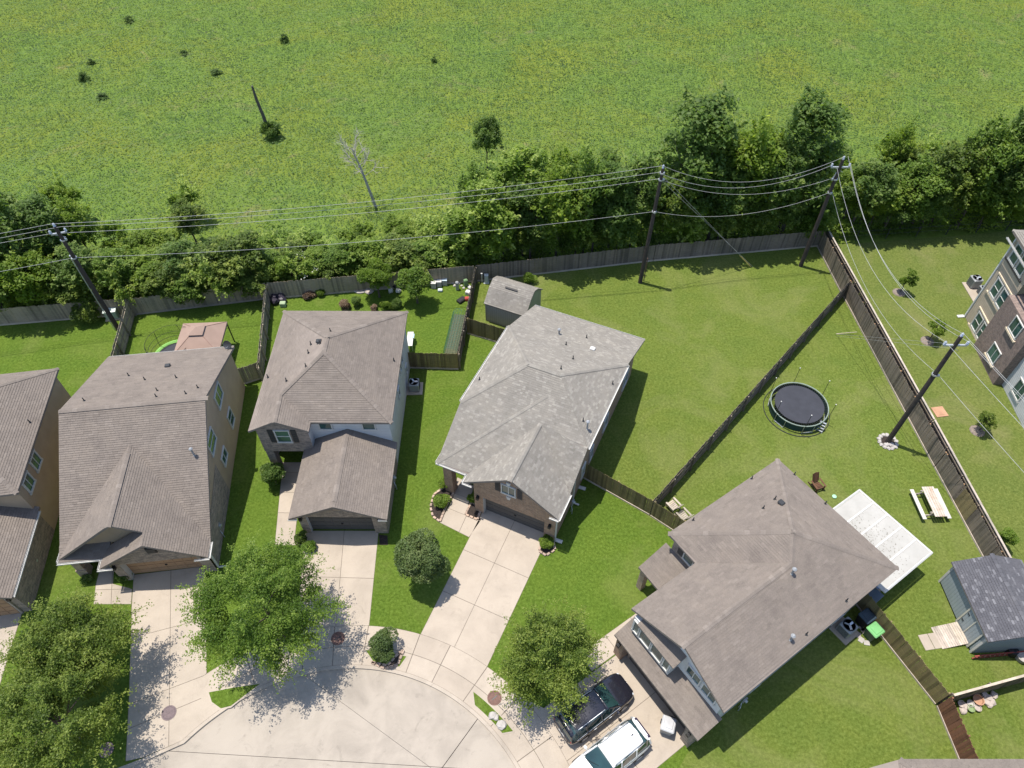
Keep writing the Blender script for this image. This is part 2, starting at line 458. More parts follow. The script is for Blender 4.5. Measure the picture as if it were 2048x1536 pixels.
slabs('pavement', pav, .011)
# first driveway (big brown house)
d1 = [A0(268, 1150), A0(410, 1133), A0(413, 1345)] + arc(RW + .02, 127.6, 128, 1) + arc(CR + .075, 127.6, 140, 8) + [(-20.4, 9.97), A0(252, 1522), A0(258, 1409), A0(264, 1213)]
p = [d1]
p = cut(p, A0(342, 1148), A0(339, 1384)); p = cut(p, A0(306, 1264.6), A0(389, 1243)); p = cut(p, A0(260, 1408), A0(411.5, 1350)); p = cut(p, A0(264, 1455), A0(414, 1392))
slabs('driveway_brown_house', p)
# second driveway
p = [[A0(610, 1062), A0(757, 1062), A0(738, 1250)] + arc(RW + .02, 87.5, 104, 8) + [A0(596, 1215)]]
p = cut(p, A0(688, 1069), A0(672, 1250)); p = cut(p, A0(600, 1153), A0(747, 1157)); slabs('driveway_white_house', p)
# third driveway
p = [[A0(972, 1010), A0(1100, 1064), A0(974, 1333)] + arc(RW + .02, 55.6, 73.9, 8) + [A0(842, 1268)]]
p = cut(p, A0(1030, 1040), A0(908, 1296)); p = cut(p, A0(931, 1101), A0(1052, 1154)); p = cut(p, A0(908.7, 1192), A0(1014, 1239)); slabs('driveway_brick_house', p)
# fourth driveway: along the right house's axis
H4A = R(55.6); A4 = Vector((math.sin(H4A), math.cos(H4A))); L4 = Vector((math.cos(H4A), -math.sin(H4A)))
def SL4(s, l): q = A4 * s + L4 * l; return (q.x, q.y)
p = [[SL4(14.6, -9.3), SL4(14.6, -3.3), SL4(6.2, -3.3), SL4(2.6, -3.6)] + arc(RW + .02, 21, 44, 8) + [SL4(8.6, -9.3)]]
p = cut(p, SL4(14, -6.35), SL4(4, -6.35)); p = cut(p, SL4(11.0, -9), SL4(11.0, -3)); p = cut(p, SL4(7.2, -9), SL4(7.2, -3)); slabs('driveway_right_house', p)
slabs('path_right_house', cut(cut([[SL4(18.4, -10.6), SL4(19.5, -10.6), SL4(19.5, -9.4), SL4(12.2, -9.4), SL4(12.2, -10.6)]], SL4(16.2, -11), SL4(16.2, -9)), SL4(14.2, -11), SL4(14.2, -9)))
slabs('driveway_left_house', cut([[A0(-70, 1225), A0(44, 1225), A0(-4, 1380), A0(-30, 1470), A0(-130, 1470)]], A0(-60, 1320), A0(40, 1322)))
# garden paths
p = cut(cut(cut([[A0(566, 925), A0(607, 925), A0(590, 1068), A0(608, 1090), A0(550, 1090)]], A0(555, 945), A0(610, 945)), A0(548, 985), A0(610, 985)), A0(545, 1025), A0(610, 1027))
slabs('path_white_house', p)
p = cut([[A0(915, 955), A0(948, 972), A0(936, 1010), A0(962, 1040), A0(938, 1074), A0(880, 1045), A0(905, 1000)]], A0(920, 1060), A0(945, 1005)); p = cut(p, A0(900, 1018), A0(950, 1038), .012); p = cut(p, A0(905, 985), A0(945, 1000), .012)
slabs('path_brick_house', p)
p = cut(cut([[A0(202, 1130), A0(228, 1130), A0(226, 1168), A0(264, 1178), A0(262, 1208), A0(188, 1208), A0(192, 1170)]], A0(180, 1180), A0(270, 1178)), A0(226, 1120), A0(222, 1215))
slabs('path_brown_house', p)
# grass islands between pavement and curb
def island(name, poly):
    o = structure(flat(name, poly, .034, M_LAWN))
    k = MB(); n = len(poly)
    for i in range(n):
        a, b = Vector(poly[i]), Vector(poly[(i + 1) % n]); c = sum((Vector(q) for q in poly), Vector((0, 0))) / n
        k.slab([a, b, b + (b - c).normalized() * .1, a + (a - c).normalized() * .1], -.05, .026)
    k.build('edging', M_CURB, o)
island('grass_island_left', [A0(418, 1385), A0(424, 1404), A0(442, 1417), A0(462, 1412), A0(492, 1389), A0(520, 1368), A0(470, 1375)])
island('grass_island_middle', arc(12.62, 87, 75.5, 8) + arc(11.95, 76.5, 84, 8))
island('grass_island_right', arc(12.5, 54.5, 40, 10) + arc(11.98, 41.5, 52, 10))
slabs('patio_slab', cut(cut([[SL4(28.6, -11.4), SL4(29.9, -11.0), SL4(29.9, -8.2), SL4(33.2, -8.2), SL4(33.2, -2.9), SL4(28.6, -2.9)]], SL4(31, -9), SL4(31, 0)), SL4(28, -8.2), SL4(34, -8.2)))

# ------------------------------------------------------------------ houses
def shingle_mesh(planes, expo=.145, wmin=.26, wmax=.5, lift=.024, blotch=0):
    V, F, T = [], [], []
    for P in planes:
        P = [Vector(p) for p in P]; n = Vector((0, 0, 0))
        for i in range(len(P)): n += P[i].cross(P[(i + 1) % len(P)])
        n.normalize()
        if n.z < 0: n = -n
        u = Vector((-n.y, n.x, 0)).normalized() if abs(n.z) < .999 else Vector((1, 0, 0))
        v = n.cross(u)
        if v.z < 0: v = -v; u = -u
        O = P[0]; Q = [((p - O).dot(u), (p - O).dot(v)) for p in P]
        v0, v1 = min(q[1] for q in Q), max(q[1] for q in Q)
        def span(y):
            xs = []
            for i in range(len(Q)):
                a, b = Q[i], Q[(i + 1) % len(Q)]
                if (a[1] - y) * (b[1] - y) < 0: xs.append(a[0] + (b[0] - a[0]) * (y - a[1]) / (b[1] - a[1]))
            xs.sort(); return list(zip(xs[::2], xs[1::2]))
        rows = max(1, int((v1 - v0) / expo)); e = (v1 - v0) / rows
        for r in range(rows):
            ya, yb = v0 + r * e, v0 + (r + 1) * e
            sa, sb = span(ya + .001), span(yb - .001)
            if not sa or not sb: continue
            if len(sa) != len(sb): sa = sb = span((ya + yb) / 2)
            for (a0, a1), (b0, b1) in zip(sa, sb):
                lo, hi = min(a0, b0), max(a1, b1); x = lo - random.random() * wmax
                while x < hi:
                    w = random.uniform(wmin, wmax); x0, x1 = x, x + w - .006; x += w
                    c = lambda t, l, h: max(l, min(h, t))
                    q = [(c(x0, a0, a1), ya), (c(x1, a0, a1), ya), (c(x1, b0, b1), yb), (c(x0, b0, b1), yb)]
                    if q[1][0] - q[0][0] < .01 and q[2][0] - q[3][0] < .01: continue
                    k = len(V); th = lift + random.random() * .006
                    p = [O + u * a + v * b for a, b in q]
                    V += [p[0] + n * th, p[1] + n * th, p[2] + n * .003, p[3] + n * .003, p[0], p[1]]
                    F += [(k, k + 1, k + 2, k + 3), (k + 4, k + 5, k + 1, k)]
                    t = random.random()
                    t = .84 + .12 * t if random.random() < blotch else .17 + .66 * t
                    T += [t, .0]  # butt faces take the darkest tint, a painted shadow line under each course
    return V, F, T
FACE = {'F': (Vector((0, -1, 0)), Vector((1, 0, 0))), 'B': (Vector((0, 1, 0)), Vector((-1, 0, 0))), 'R': (Vector((1, 0, 0)), Vector((0, 1, 0))), 'L': (Vector((-1, 0, 0)), Vector((0, -1, 0)))}
class House:
    def __init__(s, name, label, cat, deg, s0, l0):
        a = R(deg); s.A = Vector((math.sin(a), math.cos(a), 0)); s.Lv = Vector((math.cos(a), -math.sin(a), 0)); s.s0, s.l0 = s0, l0
        s.o = s.A * s0 + s.Lv * l0
        s.root = thing(name, label, cat, s.o, -a); s.roofs = []; s.plane_list = []
    def p(s, t): return Vector((t[1] - s.l0, t[0] - s.s0, t[2]))
    def px(s, x, y, S=None, l=None, z=None):
        d = ray(x, y); o = Vector((0, 0, CAM_H))
        if S is not None: t = (S - o.dot(s.A)) / d.dot(s.A)
        elif l is not None: t = (l - o.dot(s.Lv)) / d.dot(s.Lv)
        else: t = (z - CAM_H) / d.z
        w = o + d * t; return (w.dot(s.A), w.dot(s.Lv), w.z)
    def onplane(s, x, y, P):
        P = [Vector((q[0], q[1], q[2])) for q in P]; n = (P[1] - P[0]).cross(P[2] - P[0])
        d = ray(x, y); dl = Vector((d.dot(s.A), d.dot(s.Lv), d.z)); o = Vector((0, 0, CAM_H))
        t = (P[0] - o).dot(n) / dl.dot(n); return o + dl * t
    def roof(s, planes, mat, caps=(), name='roof', th=.17, blotch=0, label=None, capw=.3):
        d = MB()
        for P in planes: d.sheet([s.p(q) for q in P], th)
        ro = d.build(name, M_DECK, s.root); s.roofs.append(ro); s.plane_list += planes
        V, F, T = shingle_mesh([[s.p(q) + Vector((0, 0, .004)) for q in P] for P in planes], blotch=blotch, **(dict(wmin=.16, wmax=.34) if blotch else {}))
        so = mesh('shingles', V, F, mat, ro, tint=T); so['kind'] = 'stuff'
        for a, b in caps:
            a, b = s.p(a), s.p(b); n = max(1, int((b - a).length / .28)); dr = (b - a).normalized()
            sd = dr.cross(Vector((0, 0, 1))).normalized(); up = sd.cross(dr); V, F, T = [], [], []
            if up.z < 0: up = -up
            for i in range(n):
                p0, p1 = a + (b - a) * (i / n), a + (b - a) * ((i + 1) / n + .02); k = len(V); h = .05
                dn = Vector((0, 0, -.5 * capw / 2))
                V += [p0 + up * (h + .02) , p1 + up * h, p0 + sd * capw / 2 + up * (h + .02) + dn, p1 + sd * capw / 2 + up * h + dn, p0 - sd * capw / 2 + up * (h + .02) + dn, p1 - sd * capw / 2 + up * h + dn]
                F += [(k, k + 2, k + 3, k + 1), (k, k + 1, k + 5, k + 4)]; t = random.uniform(.55, .9); T += [t, t]
            mesh('ridge_cap', V, F, mat, ro, tint=T)
        return ro
    def wall(s, polys, mat, name='wall', label=None):
        if name in ('stone_wall', 'garage_wall', 'brick_wall') and len(polys) > 1:
            for P in polys: o = s.wall([P], mat, name)
            return o
        m = MB()
        for P in polys: m.add([s.p(q) for q in P], [tuple(range(len(P)))])
        o = m.build(name, mat, s.root, uv=True)
        if label: o['label'] = label
        return o
    def block(s, s0, s1, l0, l1, z0, z1, mat, name='wall', parent=None):
        return MB().box(s.p(((s0 + s1) / 2, (l0 + l1) / 2, (z0 + z1) / 2)), (l1 - l0, s1 - s0, z1 - z0)).build(name, mat, parent or s.root, uv=True)
    def fbox(s, m, c, f, w, h, dep, off=0, du=0, dv=0):
        n, u = FACE[f]; c = s.p(c) + n * (off + dep / 2) + u * du + Vector((0, 0, dv))
        return m.box(c, (w, dep, h) if abs(u.x) else (dep, w, h))
    def window(s, c, w, h, f, mull='V', shutters=False, frame=None, trim=.065):
        fr = frame or M_WHITE
        pane = s.fbox(MB(), c, f, w, h, .03, .005).build('window', M_GLASS, s.root)
        m = MB()
        for du, dv, ww, hh in ((0, h / 2, w + 2 * trim, trim), (0, -h / 2 - .02, w + 2 * trim, trim + .04), (-w / 2, 0, trim, h), (w / 2, 0, trim, h)):
            s.fbox(m, c, f, ww, hh, .09, .004, du, dv)
        if mull == 'V': s.fbox(m, c, f, .05, h, .055, .006)
        elif mull == 'H': s.fbox(m, c, f, w, .05, .055, .006)
        m.build('frame', fr, pane)
        if shutters:
            for sg in (-1, 1):
                k = s.fbox(MB(), c, f, .34, h + .1, .05, .004, sg * (w / 2 + .3))
                for q in range(5): s.fbox(k, c, f, .26, .04, .015, .055, sg * (w / 2 + .3), (q - 2) * h / 5.2)
                k.build('shutter', M_SHUT, pane)
    def garage_front(s, S, la, lb, top, d0, d1, dh, rec, mat, dmat, name):
        """gable wall facing the street with a real opening; the door hangs inside it"""
        s.wall([[(S, la, 0), (S, d0, 0), (S, d0, dh), (S, d1, dh), (S, d1, 0), (S, lb, 0)] + [(S, l, z) for l, z in top]], mat, name)
        s.wall([[(S, d0, 0), (S + rec, d0, 0), (S + rec, d0, dh), (S, d0, dh)], [(S + rec, d1, 0), (S, d1, 0), (S, d1, dh), (S + rec, d1, dh)], [(S, d0, dh), (S + rec, d0, dh), (S + rec, d1, dh), (S, d1, dh)]], M_WHITE, 'door_reveal')
        d = s.fbox(MB(), (S + rec, (d0 + d1) / 2, dh / 2), 'F', d1 - d0, dh, .05, -.05).build('garage_door', dmat, s.root, uv=True)
        for i in range(4):
            for j in range(8): s.fbox(MB(), (S + rec, (d0 + d1) / 2, dh / 2), 'F', (d1 - d0) / 8 - .1, dh / 4 - .1, .015, .0, (j - 3.5) * (d1 - d0) / 8, (i - 1.5) * dh / 4).build('panel', dmat, d, uv=True)
        s.fbox(MB(), (S + rec, (d0 + d1) / 2, dh / 2), 'F', .14, .06, .05, .02, 0, -.2).build('handle', M_BLACK, d)
    def garage_door(s, c, w, h, f, mat):
        d = s.fbox(MB(), c, f, w, h, .05, .002).build('garage_door', mat, s.root, uv=True)
        m = MB(); n = 4
        for i in range(n):
            for j in range(8): s.fbox(m, c, f, w / 8 - .12, h / n - .12, .02, .052, (j - 3.5) * w / 8, (i - 1.5) * h / n)
        m.build('panel', mat, d, uv=True)
        m = MB()
        s.fbox(m, c, f, w + .24, .12, .10, .003, 0, h / 2 + .05)
        for sg in (-1, 1): s.fbox(m, c, f, .12, h, .10, .003, sg * (w / 2 + .06))
        m.build('door_frame', mk('taupe_trim', (.34, .29, .25), rough=.6), d)
        s.fbox(MB(), c, f, .14, .06, .05, .07, 0, -.2).build('handle', M_BLACK, d)
    def gutter(s, a, b):
        a, b = s.p(a), s.p(b); d = b - a; mid = (a + b) / 2 - Vector((0, 0, .05))
        sd = Vector((d.y, -d.x, 0)).normalized() * .06
        m = MB()
        rz = math.atan2(d.y, d.x)
        for off, dm in ((0, (d.length, .10, .02)), (.05, (d.length, .015, .10)), (-.05, (d.length, .015, .10))):
            m.box(mid + sd.normalized() * off + Vector((0, 0, -.05 if off == 0 else 0)), dm, rz)
        m.build('gutter', M_WHITE, s.root)
    def spout(s, c, z1, z0=.1, f='R'):
        n, u = FACE[f]; q = s.p((c[0], c[1], 0))
        m = MB().box(q + n * .05 + Vector((0, 0, (z0 + z1) / 2)), (.09, .09, z1 - z0)).box(q + n * .28 + Vector((0, 0, z0)), (.1 if not n.x else .5, .5 if not n.x else .1, .08))
        m.build('downspout', M_WHITE, s.root)
    def lamp(s, c, f):
        m = s.fbox(MB(), c, f, .16, .34, .05, .0); s.fbox(m, c, f, .2, .26, .18, .05); s.fbox(m, c, f, .1, .08, .1, .08, 0, .17)
        m.build('wall_lamp', M_BLACK, s.root)
    def vents(s, pts, ro, default=.34):
        for it in pts:
            x, y, P = it[:3]; h = it[3] if len(it) > 3 else default; q = s.onplane(x, y, P); q = s.p((q.x, q.y, q.z))
            m = MB().tube([q - Vector((0, 0, .1)), q + Vector((0, 0, h))], .035 if h < .5 else .06, 8)
            m.lathe([(.085, -.02), (.08, .04), (.04, .07)], q, 10)
            if h >= .5: m.lathe([(.12, h - .06), (.13, h), (.05, h + .08)], q, 10)
            m.build('vent_pipe', M_DARKM if h < .5 else M_AC, ro)
    def turtle(s, x, y, P, ro, mat=None):
        q = s.onplane(x, y, P); q = s.p((q.x, q.y, q.z)); MB().box(q + Vector((0, 0, .1)), (.38, .34, .18), bev=.05).build('roof_vent', mat or M_DARKM, ro)

# --- house far left: tan two-storey
h = House('two_storey_house', 'tan stucco house cut by the left edge with two side windows', 'house', -8.7, 30.5, -31.3)
z = 5.3
rp = [[(38.4, -36, z), (38.4, -26.7, z), (33.8, -31.3, 8.05)], [(28.0, -26.7, z), (32.4, -31.3, 8.05), (33.8, -31.3, 8.05), (38.4, -26.7, z)],
      [(28.0, -36, z), (32.4, -31.3, 8.05), (28.0, -26.7, z)][::-1], [(28.0, -36, z), (38.4, -36, z), (33.8, -31.3, 8.05), (32.4, -31.3, 8.05)]]
ro = h.roof(rp, M_SHB, [((38.4, -26.7, z), (33.8, -31.3, 8.05)), ((28, -26.7, z), (32.4, -31.3, 8.05)), ((33.8, -31.3, 8.05), (32.4, -31.3, 8.05)), ((38.4, -36, z), (33.8, -31.3, 8.05))])
h.vents([(60, 845, rp[1])], ro)
gp = [[(28.6, -26.75, 2.7), (28.6, -29.9, 4.2), (22.3, -29.9, 4.2), (22.3, -26.75, 2.7)], [(28.6, -33.0, 2.7), (28.6, -29.9, 4.2), (22.3, -29.9, 4.2), (22.3, -33.0, 2.7)]]
h.roof(gp, M_SHB, [((28.5, -29.9, 4.2), (22.3, -29.9, 4.2))])
h.wall([[(38.1, -27, 0), (28.4, -27, 0), (28.4, -27, 5.2), (38.1, -27, 5.2)], [(28.4, -27, 0), (28.4, -35.7, 0), (28.4, -35.7, 5.2), (28.4, -27, 5.2)], [(38.1, -35.7, 0), (38.1, -27, 0), (38.1, -27, 5.2), (38.1, -35.7, 5.2)], [(28.4, -35.7, 0), (38.1, -35.7, 0), (38.1, -35.7, 5.2), (28.4, -35.7, 5.2)]], M_TAN)
h.wall([[(28.39, -26.99, 0), (22.7, -26.99, 0), (22.7, -26.99, 2.6), (28.39, -26.99, 2.6)], [(22.7, -27, 0), (22.7, -32.8, 0), (22.7, -32.8, 2.6), (22.7, -29.9, 4.05), (22.7, -27, 2.6)], [(22.7, -32.8, 0), (28.39, -32.8, 0), (28.39, -32.8, 2.6), (22.7, -32.8, 2.6)]], M_STONE, 'brick_wall')
for x, y in ((70, 922), (56, 965)):
    q = h.px(x, y, l=-27); h.window((q[0], -27, q[2]), .95, 1.1, 'R', 'V', trim=.1)
q = h.px(0, 998, S=28.4); h.window((28.4, -29.5, 4.4), 1.3, 1.0, 'F', 'V')
h.garage_door((22.7, -29.9, 1.1), 4.6, 2.2, 'F', M_DOORT); h.lamp((22.7, -27.3, 2.1), 'F')
h.gutter((22.4, -26.68, 2.68), (28.3, -26.68, 2.68))

# --- big brown house
h1 = h = House('gabled_house', 'big taupe-roofed house with side gable, tan garage door and porch gable', 'house', -6.9, 31, -20.8)
BR, BL, RR, RL = (39.4, -16.25, 4.1), (39.4, -25.4, 4.1), (31.8, -16.25, 7.3), (31.8, -25.4, 7.3)
VR, VL, GT, GA = (24.0, -16.25, 2.62), (24.0, -25.4, 2.62), (29.62, -21.05, 6.0), (23.7, -21.05, 6.0)
G2B, G2A = (23.7, -19.4, 4.82), (22.8, -19.4, 4.82)
rp = [[BL, BR, RR, RL], [RL, RR, VR, GT, VL], [GT, VL, (23.7, -25.4, 2.62), GA], [GT, GA, G2B, G2A, (22.8, -16.25, 2.62), VR],
      [(24.25, -19.4, 4.80), (22.8, -19.4, 4.82), (22.8, -22.75, 2.6), (24.25, -22.75, 2.58)], [(24.45, -25.35, 3.05), (23.55, -25.35, 2.56), (23.55, -22.3, 2.56), (24.45, -22.3, 3.05)]]
ro = h.roof(rp, M_SHB, [(RL, RR), ((28.9, -21.05, 6.0), GA)], capw=.34)
h.wall([[(38.9, -16.5, 0), (31.8, -16.5, 0), (23.4, -16.5, 0), (23.4, -16.5, 2.3), (31.8, -16.5, 7.1), (38.9, -16.5, 4.1)],
        [(38.9, -25.1, 0), (38.9, -16.5, 0), (38.9, -16.5, 4.1), (38.9, -25.1, 4.1)],
        [(24.6, -25.1, 0), (38.9, -25.1, 0), (38.9, -25.1, 4.1), (31.8, -25.1, 7.1), (24.6, -25.1, 2.9)],
        [(24.4, -24.9, 2.9), (24.4, -17.5, 2.9), (24.4, -17.5, 3.3), (24.4, -21.05, 5.8)],
        [(25.6, -25.1, 0), (25.6, -22.3, 0), (25.6, -22.3, 3), (25.6, -25.1, 3)]], M_TAN)
h.garage_front(23.2, -22.45, -16.51, [(-16.51, 2.5), (-19.4, 4.6), (-22.45, 2.5)], -21.85, -17.2, 2.12, .42, M_STONE, M_DOORT, 'garage_wall')
h.wall([[(25.6, -22.45, 0), (23.3, -22.45, 0), (23.3, -22.45, 2.5), (25.6, -22.45, 2.5)],
        [(29.3, -16.48, 0), (23.3, -16.48, 0), (23.3, -16.48, 2.35), (29.3, -16.48, 3.3)]], M_STONE, 'stone_wall')
h.block(23.9, 24.4, -25.2, -24.7, .75, 2.5, M_TBRICK, 'porch_column'); h.block(23.83, 24.47, -25.27, -24.63, 0, .75, M_TBRICK, 'column_base')
h.lamp((23.2, -22.2, 2.0), 'F'); h.lamp((23.2, -16.8, 2.0), 'F')
MB().box(h.p((23.17, -19.4, 3.55)), (.62, .08, .62), bev=.02).box(h.p((23.14, -19.4, 3.55)), (.5, .08, .5)).build('gable_vent', M_SHUT, h.root)
for i, (x, y) in enumerate(((436, 791), (460.6, 835.6), (422, 883.4), (447.6, 912.7))):
    q = h.px(x, y, l=-16.5); h.window((q[0], -16.5, q[2]), (1.5, 1.0, 1.5, 1.1)[i], (1.25, 1.3, 1.25, .9)[i], 'R', ('V', 'H', 'H', 'V')[i])
h.gutter((39.48, -25.4, 4.05), (39.48, -16.3, 4.05)); h.gutter((23.47, -25.5, 2.55), (23.47, -22.2, 2.55)); h.gutter((22.72, -22.9, 2.57), (22.72, -22.0, 2.57)); h.gutter((22.72, -17.1, 2.57), (22.72, -16.2, 2.57))
h.gutter((22.8, -22.85, 2.57), (24.0, -22.85, 2.57)); h.gutter((22.8, -16.18, 2.57), (23.9, -16.18, 2.57)); h.gutter((23.6, -25.48, 2.57), (24.4, -25.48, 2.57))
h.spout((23.4, -16.48), 2.4)
h.vents([(169, 802, rp[0]), (258, 752, rp[0]), (290, 760, rp[0]), (315, 782, rp[0]), (313, 794, rp[0]), (353, 756, rp[0]), (372, 788, rp[0]), (396, 776, rp[0])], ro)
h.vents([(389, 911, rp[1], .75)], ro); h.turtle(336, 733, rp[0], ro)
# --- white house with stone front
h2 = h = House('hip_roof_house', 'white siding house with taupe hip roof and dark stone front box', 'house', .4, 31, -12.9)
z = 5.4; E1, E2, E3 = (39.5, -17.6, z), (39.5, -8.2, z), (28.96, -8.2, z)
Rb, Rf, GJ, GF = (34.3, -12.9, 8.0), (32.95, -12.9, 8.0), (30.5, -15.7, 6.42), (28.2, -15.6, 6.42)
rp = [[E1, E2, Rb], [E2, E3, Rf, Rb], [Rf, E3, (28.96, -13.6, z), GJ], [E1, Rb, Rf, GJ, GF, (28.2, -17.6, z - .0)],
      [GJ, (28.96, -13.6, z), (28.2, -13.6, z), GF]]
ro = h.roof(rp, M_SHB, [(E1, Rb), (E2, Rb), (Rb, Rf), (E3, Rf), (GJ, Rf), (GJ, GF)])
gp = [[(29.3, -8.2, 2.7), (29.3, -11.4, 4.24), (23.2, -11.4, 4.24), (23.2, -8.2, 2.7)], [(29.3, -14.55, 2.7), (29.3, -11.4, 4.24), (23.2, -11.4, 4.24), (23.2, -14.55, 2.7)]]
rg = h.roof(gp, M_SHB, [((28.9, -11.4, 4.24), (23.7, -11.4, 4.24))], capw=.36)
h.wall([[(39.2, -8.5, 0), (29.3, -8.5, 0), (29.3, -8.5, 5.35), (39.2, -8.5, 5.35)], [(29.3, -8.5, 2.5), (29.3, -13.9, 2.5), (29.3, -13.9, 5.35), (29.3, -8.5, 5.35)],
        [(39.2, -17.3, 0), (39.2, -8.5, 0), (39.2, -8.5, 5.35), (39.2, -17.3, 5.35)], [(30, -17.3, 0), (39.2, -17.3, 0), (39.2, -17.3, 5.35), (30, -17.3, 5.35)], [(30.6, -17.3, 0), (30.6, -14.2, 0), (30.6, -14.2, 2.6), (30.6, -17.3, 2.6)]], M_SIDW)
h.wall([[(28.6, -17.3, 2.55), (28.6, -13.85, 2.55), (28.6, -13.85, 5.3), (28.6, -15.6, 6.25), (28.6, -17.3, 5.3)], [(30, -17.31, 2.55), (28.6, -17.31, 2.55), (28.6, -17.31, 5.3), (30, -17.31, 5.3)],
        [(28.6, -17.3, 2.55), (30.6, -17.3, 2.55), (30.6, -13.85, 2.55), (28.6, -13.85, 2.55)]], M_STONE, 'stone_wall')
h.wall([[(28.6, -13.85, 2.55), (29.3, -13.85, 2.55), (29.3, -13.85, 5.3), (28.6, -13.85, 5.3)]], M_SIDW, 'return_wall')
h.wall([[(29.29, -8.49, 0), (23.7, -8.49, 0), (23.7, -8.49, 2.6), (29.29, -8.49, 2.6)], [(23.7, -14.2, 0), (29.29, -14.2, 0), (29.29, -14.2, 2.6), (23.7, -14.2, 2.6)]], M_STONE, 'garage_wall')
h.block(28.62, 29.2, -17.28, -16.75, 0, 2.55, M_STONE, 'porch_column')
h.garage_front(23.7, -14.2, -8.5, [(-8.5, 2.6), (-11.4, 4.05), (-14.2, 2.6)], -13.67, -9.36, 2.12, .28, M_STONE, M_DOORG, 'garage_front')
h.lamp((23.7, -14.0, 2.05), 'F'); h.lamp((23.7, -8.85, 2.05), 'F')
MB().box(h.p((23.66, -11.4, 3.3)), (.5, .08, .5), bev=.02).build('gable_vent', M_TBRICK, h.root, uv=True)
h.window((28.6, -15.6, 4.35), .95, 1.3, 'F', 'H', True)
for x in (649, 736):
    q = h.px(x, 845, S=29.3); h.window((29.3, q[1], 4.72), .85, .95, 'F', None)
for s_, z_ in ((36.0, 3.9), (35.2, 3.9), (33.4, 3.2), (37.0, 1.6)): h.window((s_, -8.5, z_), .5, .9, 'R', None)
MB().box(h.p((30.65, -15.4, 1.05)), (.95, .06, 2.1)).build('front_door', M_SHUT, h.root)
h.vents([(661, 663, rp[0]), (640, 687, rp[3], .4), (622, 689, rp[3]), (617, 706, rp[3]), (612, 733, rp[3]), (536, 755, rp[3]), (573, 762, rp[3]), (788, 722, rp[1])], ro)
h.turtle(638, 684, rp[3], ro)
h.gutter((23.2, -14.6, 2.66), (23.2, -14.0, 2.66)); h.gutter((23.2, -8.8, 2.66), (23.2, -8.2, 2.66))

# --- grey-roofed brick house
h3 = h = House('brick_house', 'brown brick house with mottled light grey shingle roof, shuttered window above garage', 'house', 24.4, 30, -11.4)
lo, hi, rz_ = 2.7, 4.95, 7.0
KK = .978
K = lambda t: (t[0] * KK, t[1] * KK, CAM_H - (CAM_H - t[2]) * KK)
pe = lambda s_: rz_ - (rz_ - lo) / (30.35 - 23.1) * (30.35 - s_)
bl, br, jl, jr = K((39.95, -16.1, lo)), K((39.95, -6.7, lo)), K((34.95, -16.1, hi)), K((34.95, -6.7, hi))
R1, R2, fl, fr = K((30.35, -12.55, rz_)), K((30.35, -10.2, rz_)), K((26.9, -16.1, hi)), K((26.85, -6.75, hi))
cor = K((23.1, -16.1, lo)); gr0, ga = K((27.3, -10.3, 5.2)), K((22.4, -10.3, 5.2)); gl, gR, gR2 = K((22.4, -13.75, lo)), K((22.4, -6.9, lo)), K((24.5, -6.9, lo))
fq = K((23.1, -13.75, lo))
rp = [[bl, br, jr, R2, R1, jl], [jl, R1, fl], [jr, fr, R2], [R1, R2, fr, gr0, fq, cor, fl], [gr0, fr, gR2], [gr0, gR2, gR, ga], [gr0, ga, gl, fq]]
ro = h.roof(rp, M_SHG, [(jl, R1), (fl, R1), (R1, R2), (jr, R2), (cor, K((28.9, -10.6, pe(28.9)))), (gr0, ga)], blotch=.2)
h.wall([[(38.4, -15.4, 0), (38.4, -7.0, 0), (38.4, -7.0, 3.7), (38.4, -15.4, 3.7)],
        [(38.4, -7.0, 0), (22.2, -7.0, 0), (22.2, -7.0, 3.45), (24.0, -7.0, 3.45), (26.3, -7.0, 5.55), (34.2, -7.0, 5.6), (38.4, -7.0, 3.7)],
        [(24.4, -15.4, 0), (38.4, -15.4, 0), (38.4, -15.4, 3.7), (34.2, -15.4, 5.6), (26.4, -15.4, 5.6), (24.4, -15.4, 4.3)],
        [(24.4, -15.4, 0), (24.4, -12.85, 0), (24.4, -12.85, 4.3), (24.4, -15.4, 4.3)],
        [(24.4, -12.85, 0), (22.2, -12.85, 0), (22.2, -12.85, 3.45), (24.4, -12.85, 3.45)]], M_BRICK, 'brick_wall')
h.garage_front(22.2, -12.85, -7.0, [(-7.0, 3.45), (-10.07, 5.75), (-12.85, 3.7)], -12.2, -7.75, 2.12, .36, M_BRICK, M_DOORG, 'garage_wall')
h.block(22.75, 23.3, -15.45, -14.8, 0, 3.5, M_BRICK, 'porch_column')
h.lamp((22.2, -12.55, 2.0), 'F'); h.lamp((22.2, -7.35, 2.0), 'F')
h.window((22.2, -10.3, 4.35), .95, 1.0, 'F', 'V', True)
for dz in (.72, -.95):
    MB().add([h.p((22.13, -10.3 + a, 4.35 + dz + b)) for a, b in ((-.16, .14), (.16, .14), (.09, -.16), (-.09, -.16))] + [h.p((22.21, -10.3 + a, 4.35 + dz + b)) for a, b in ((-.16, .14), (.16, .14), (.09, -.16), (-.09, -.16))], [(0, 3, 2, 1), (0, 1, 5, 4), (1, 2, 6, 5), (2, 3, 7, 6), (3, 0, 4, 7)]).build('keystone', M_WHITE, h.root)
for s_, w_ in ((31.9, .9), (28.9, .6), (27.3, .6), (36.4, 1.2)): h.window((s_, -7.0, 1.6), w_, 1.3, 'R', 'V')
MB().box(h.p((24.36, -13.9, 1.05)), (.95, .06, 2.1)).build('front_door', M_SHUT, h.root)
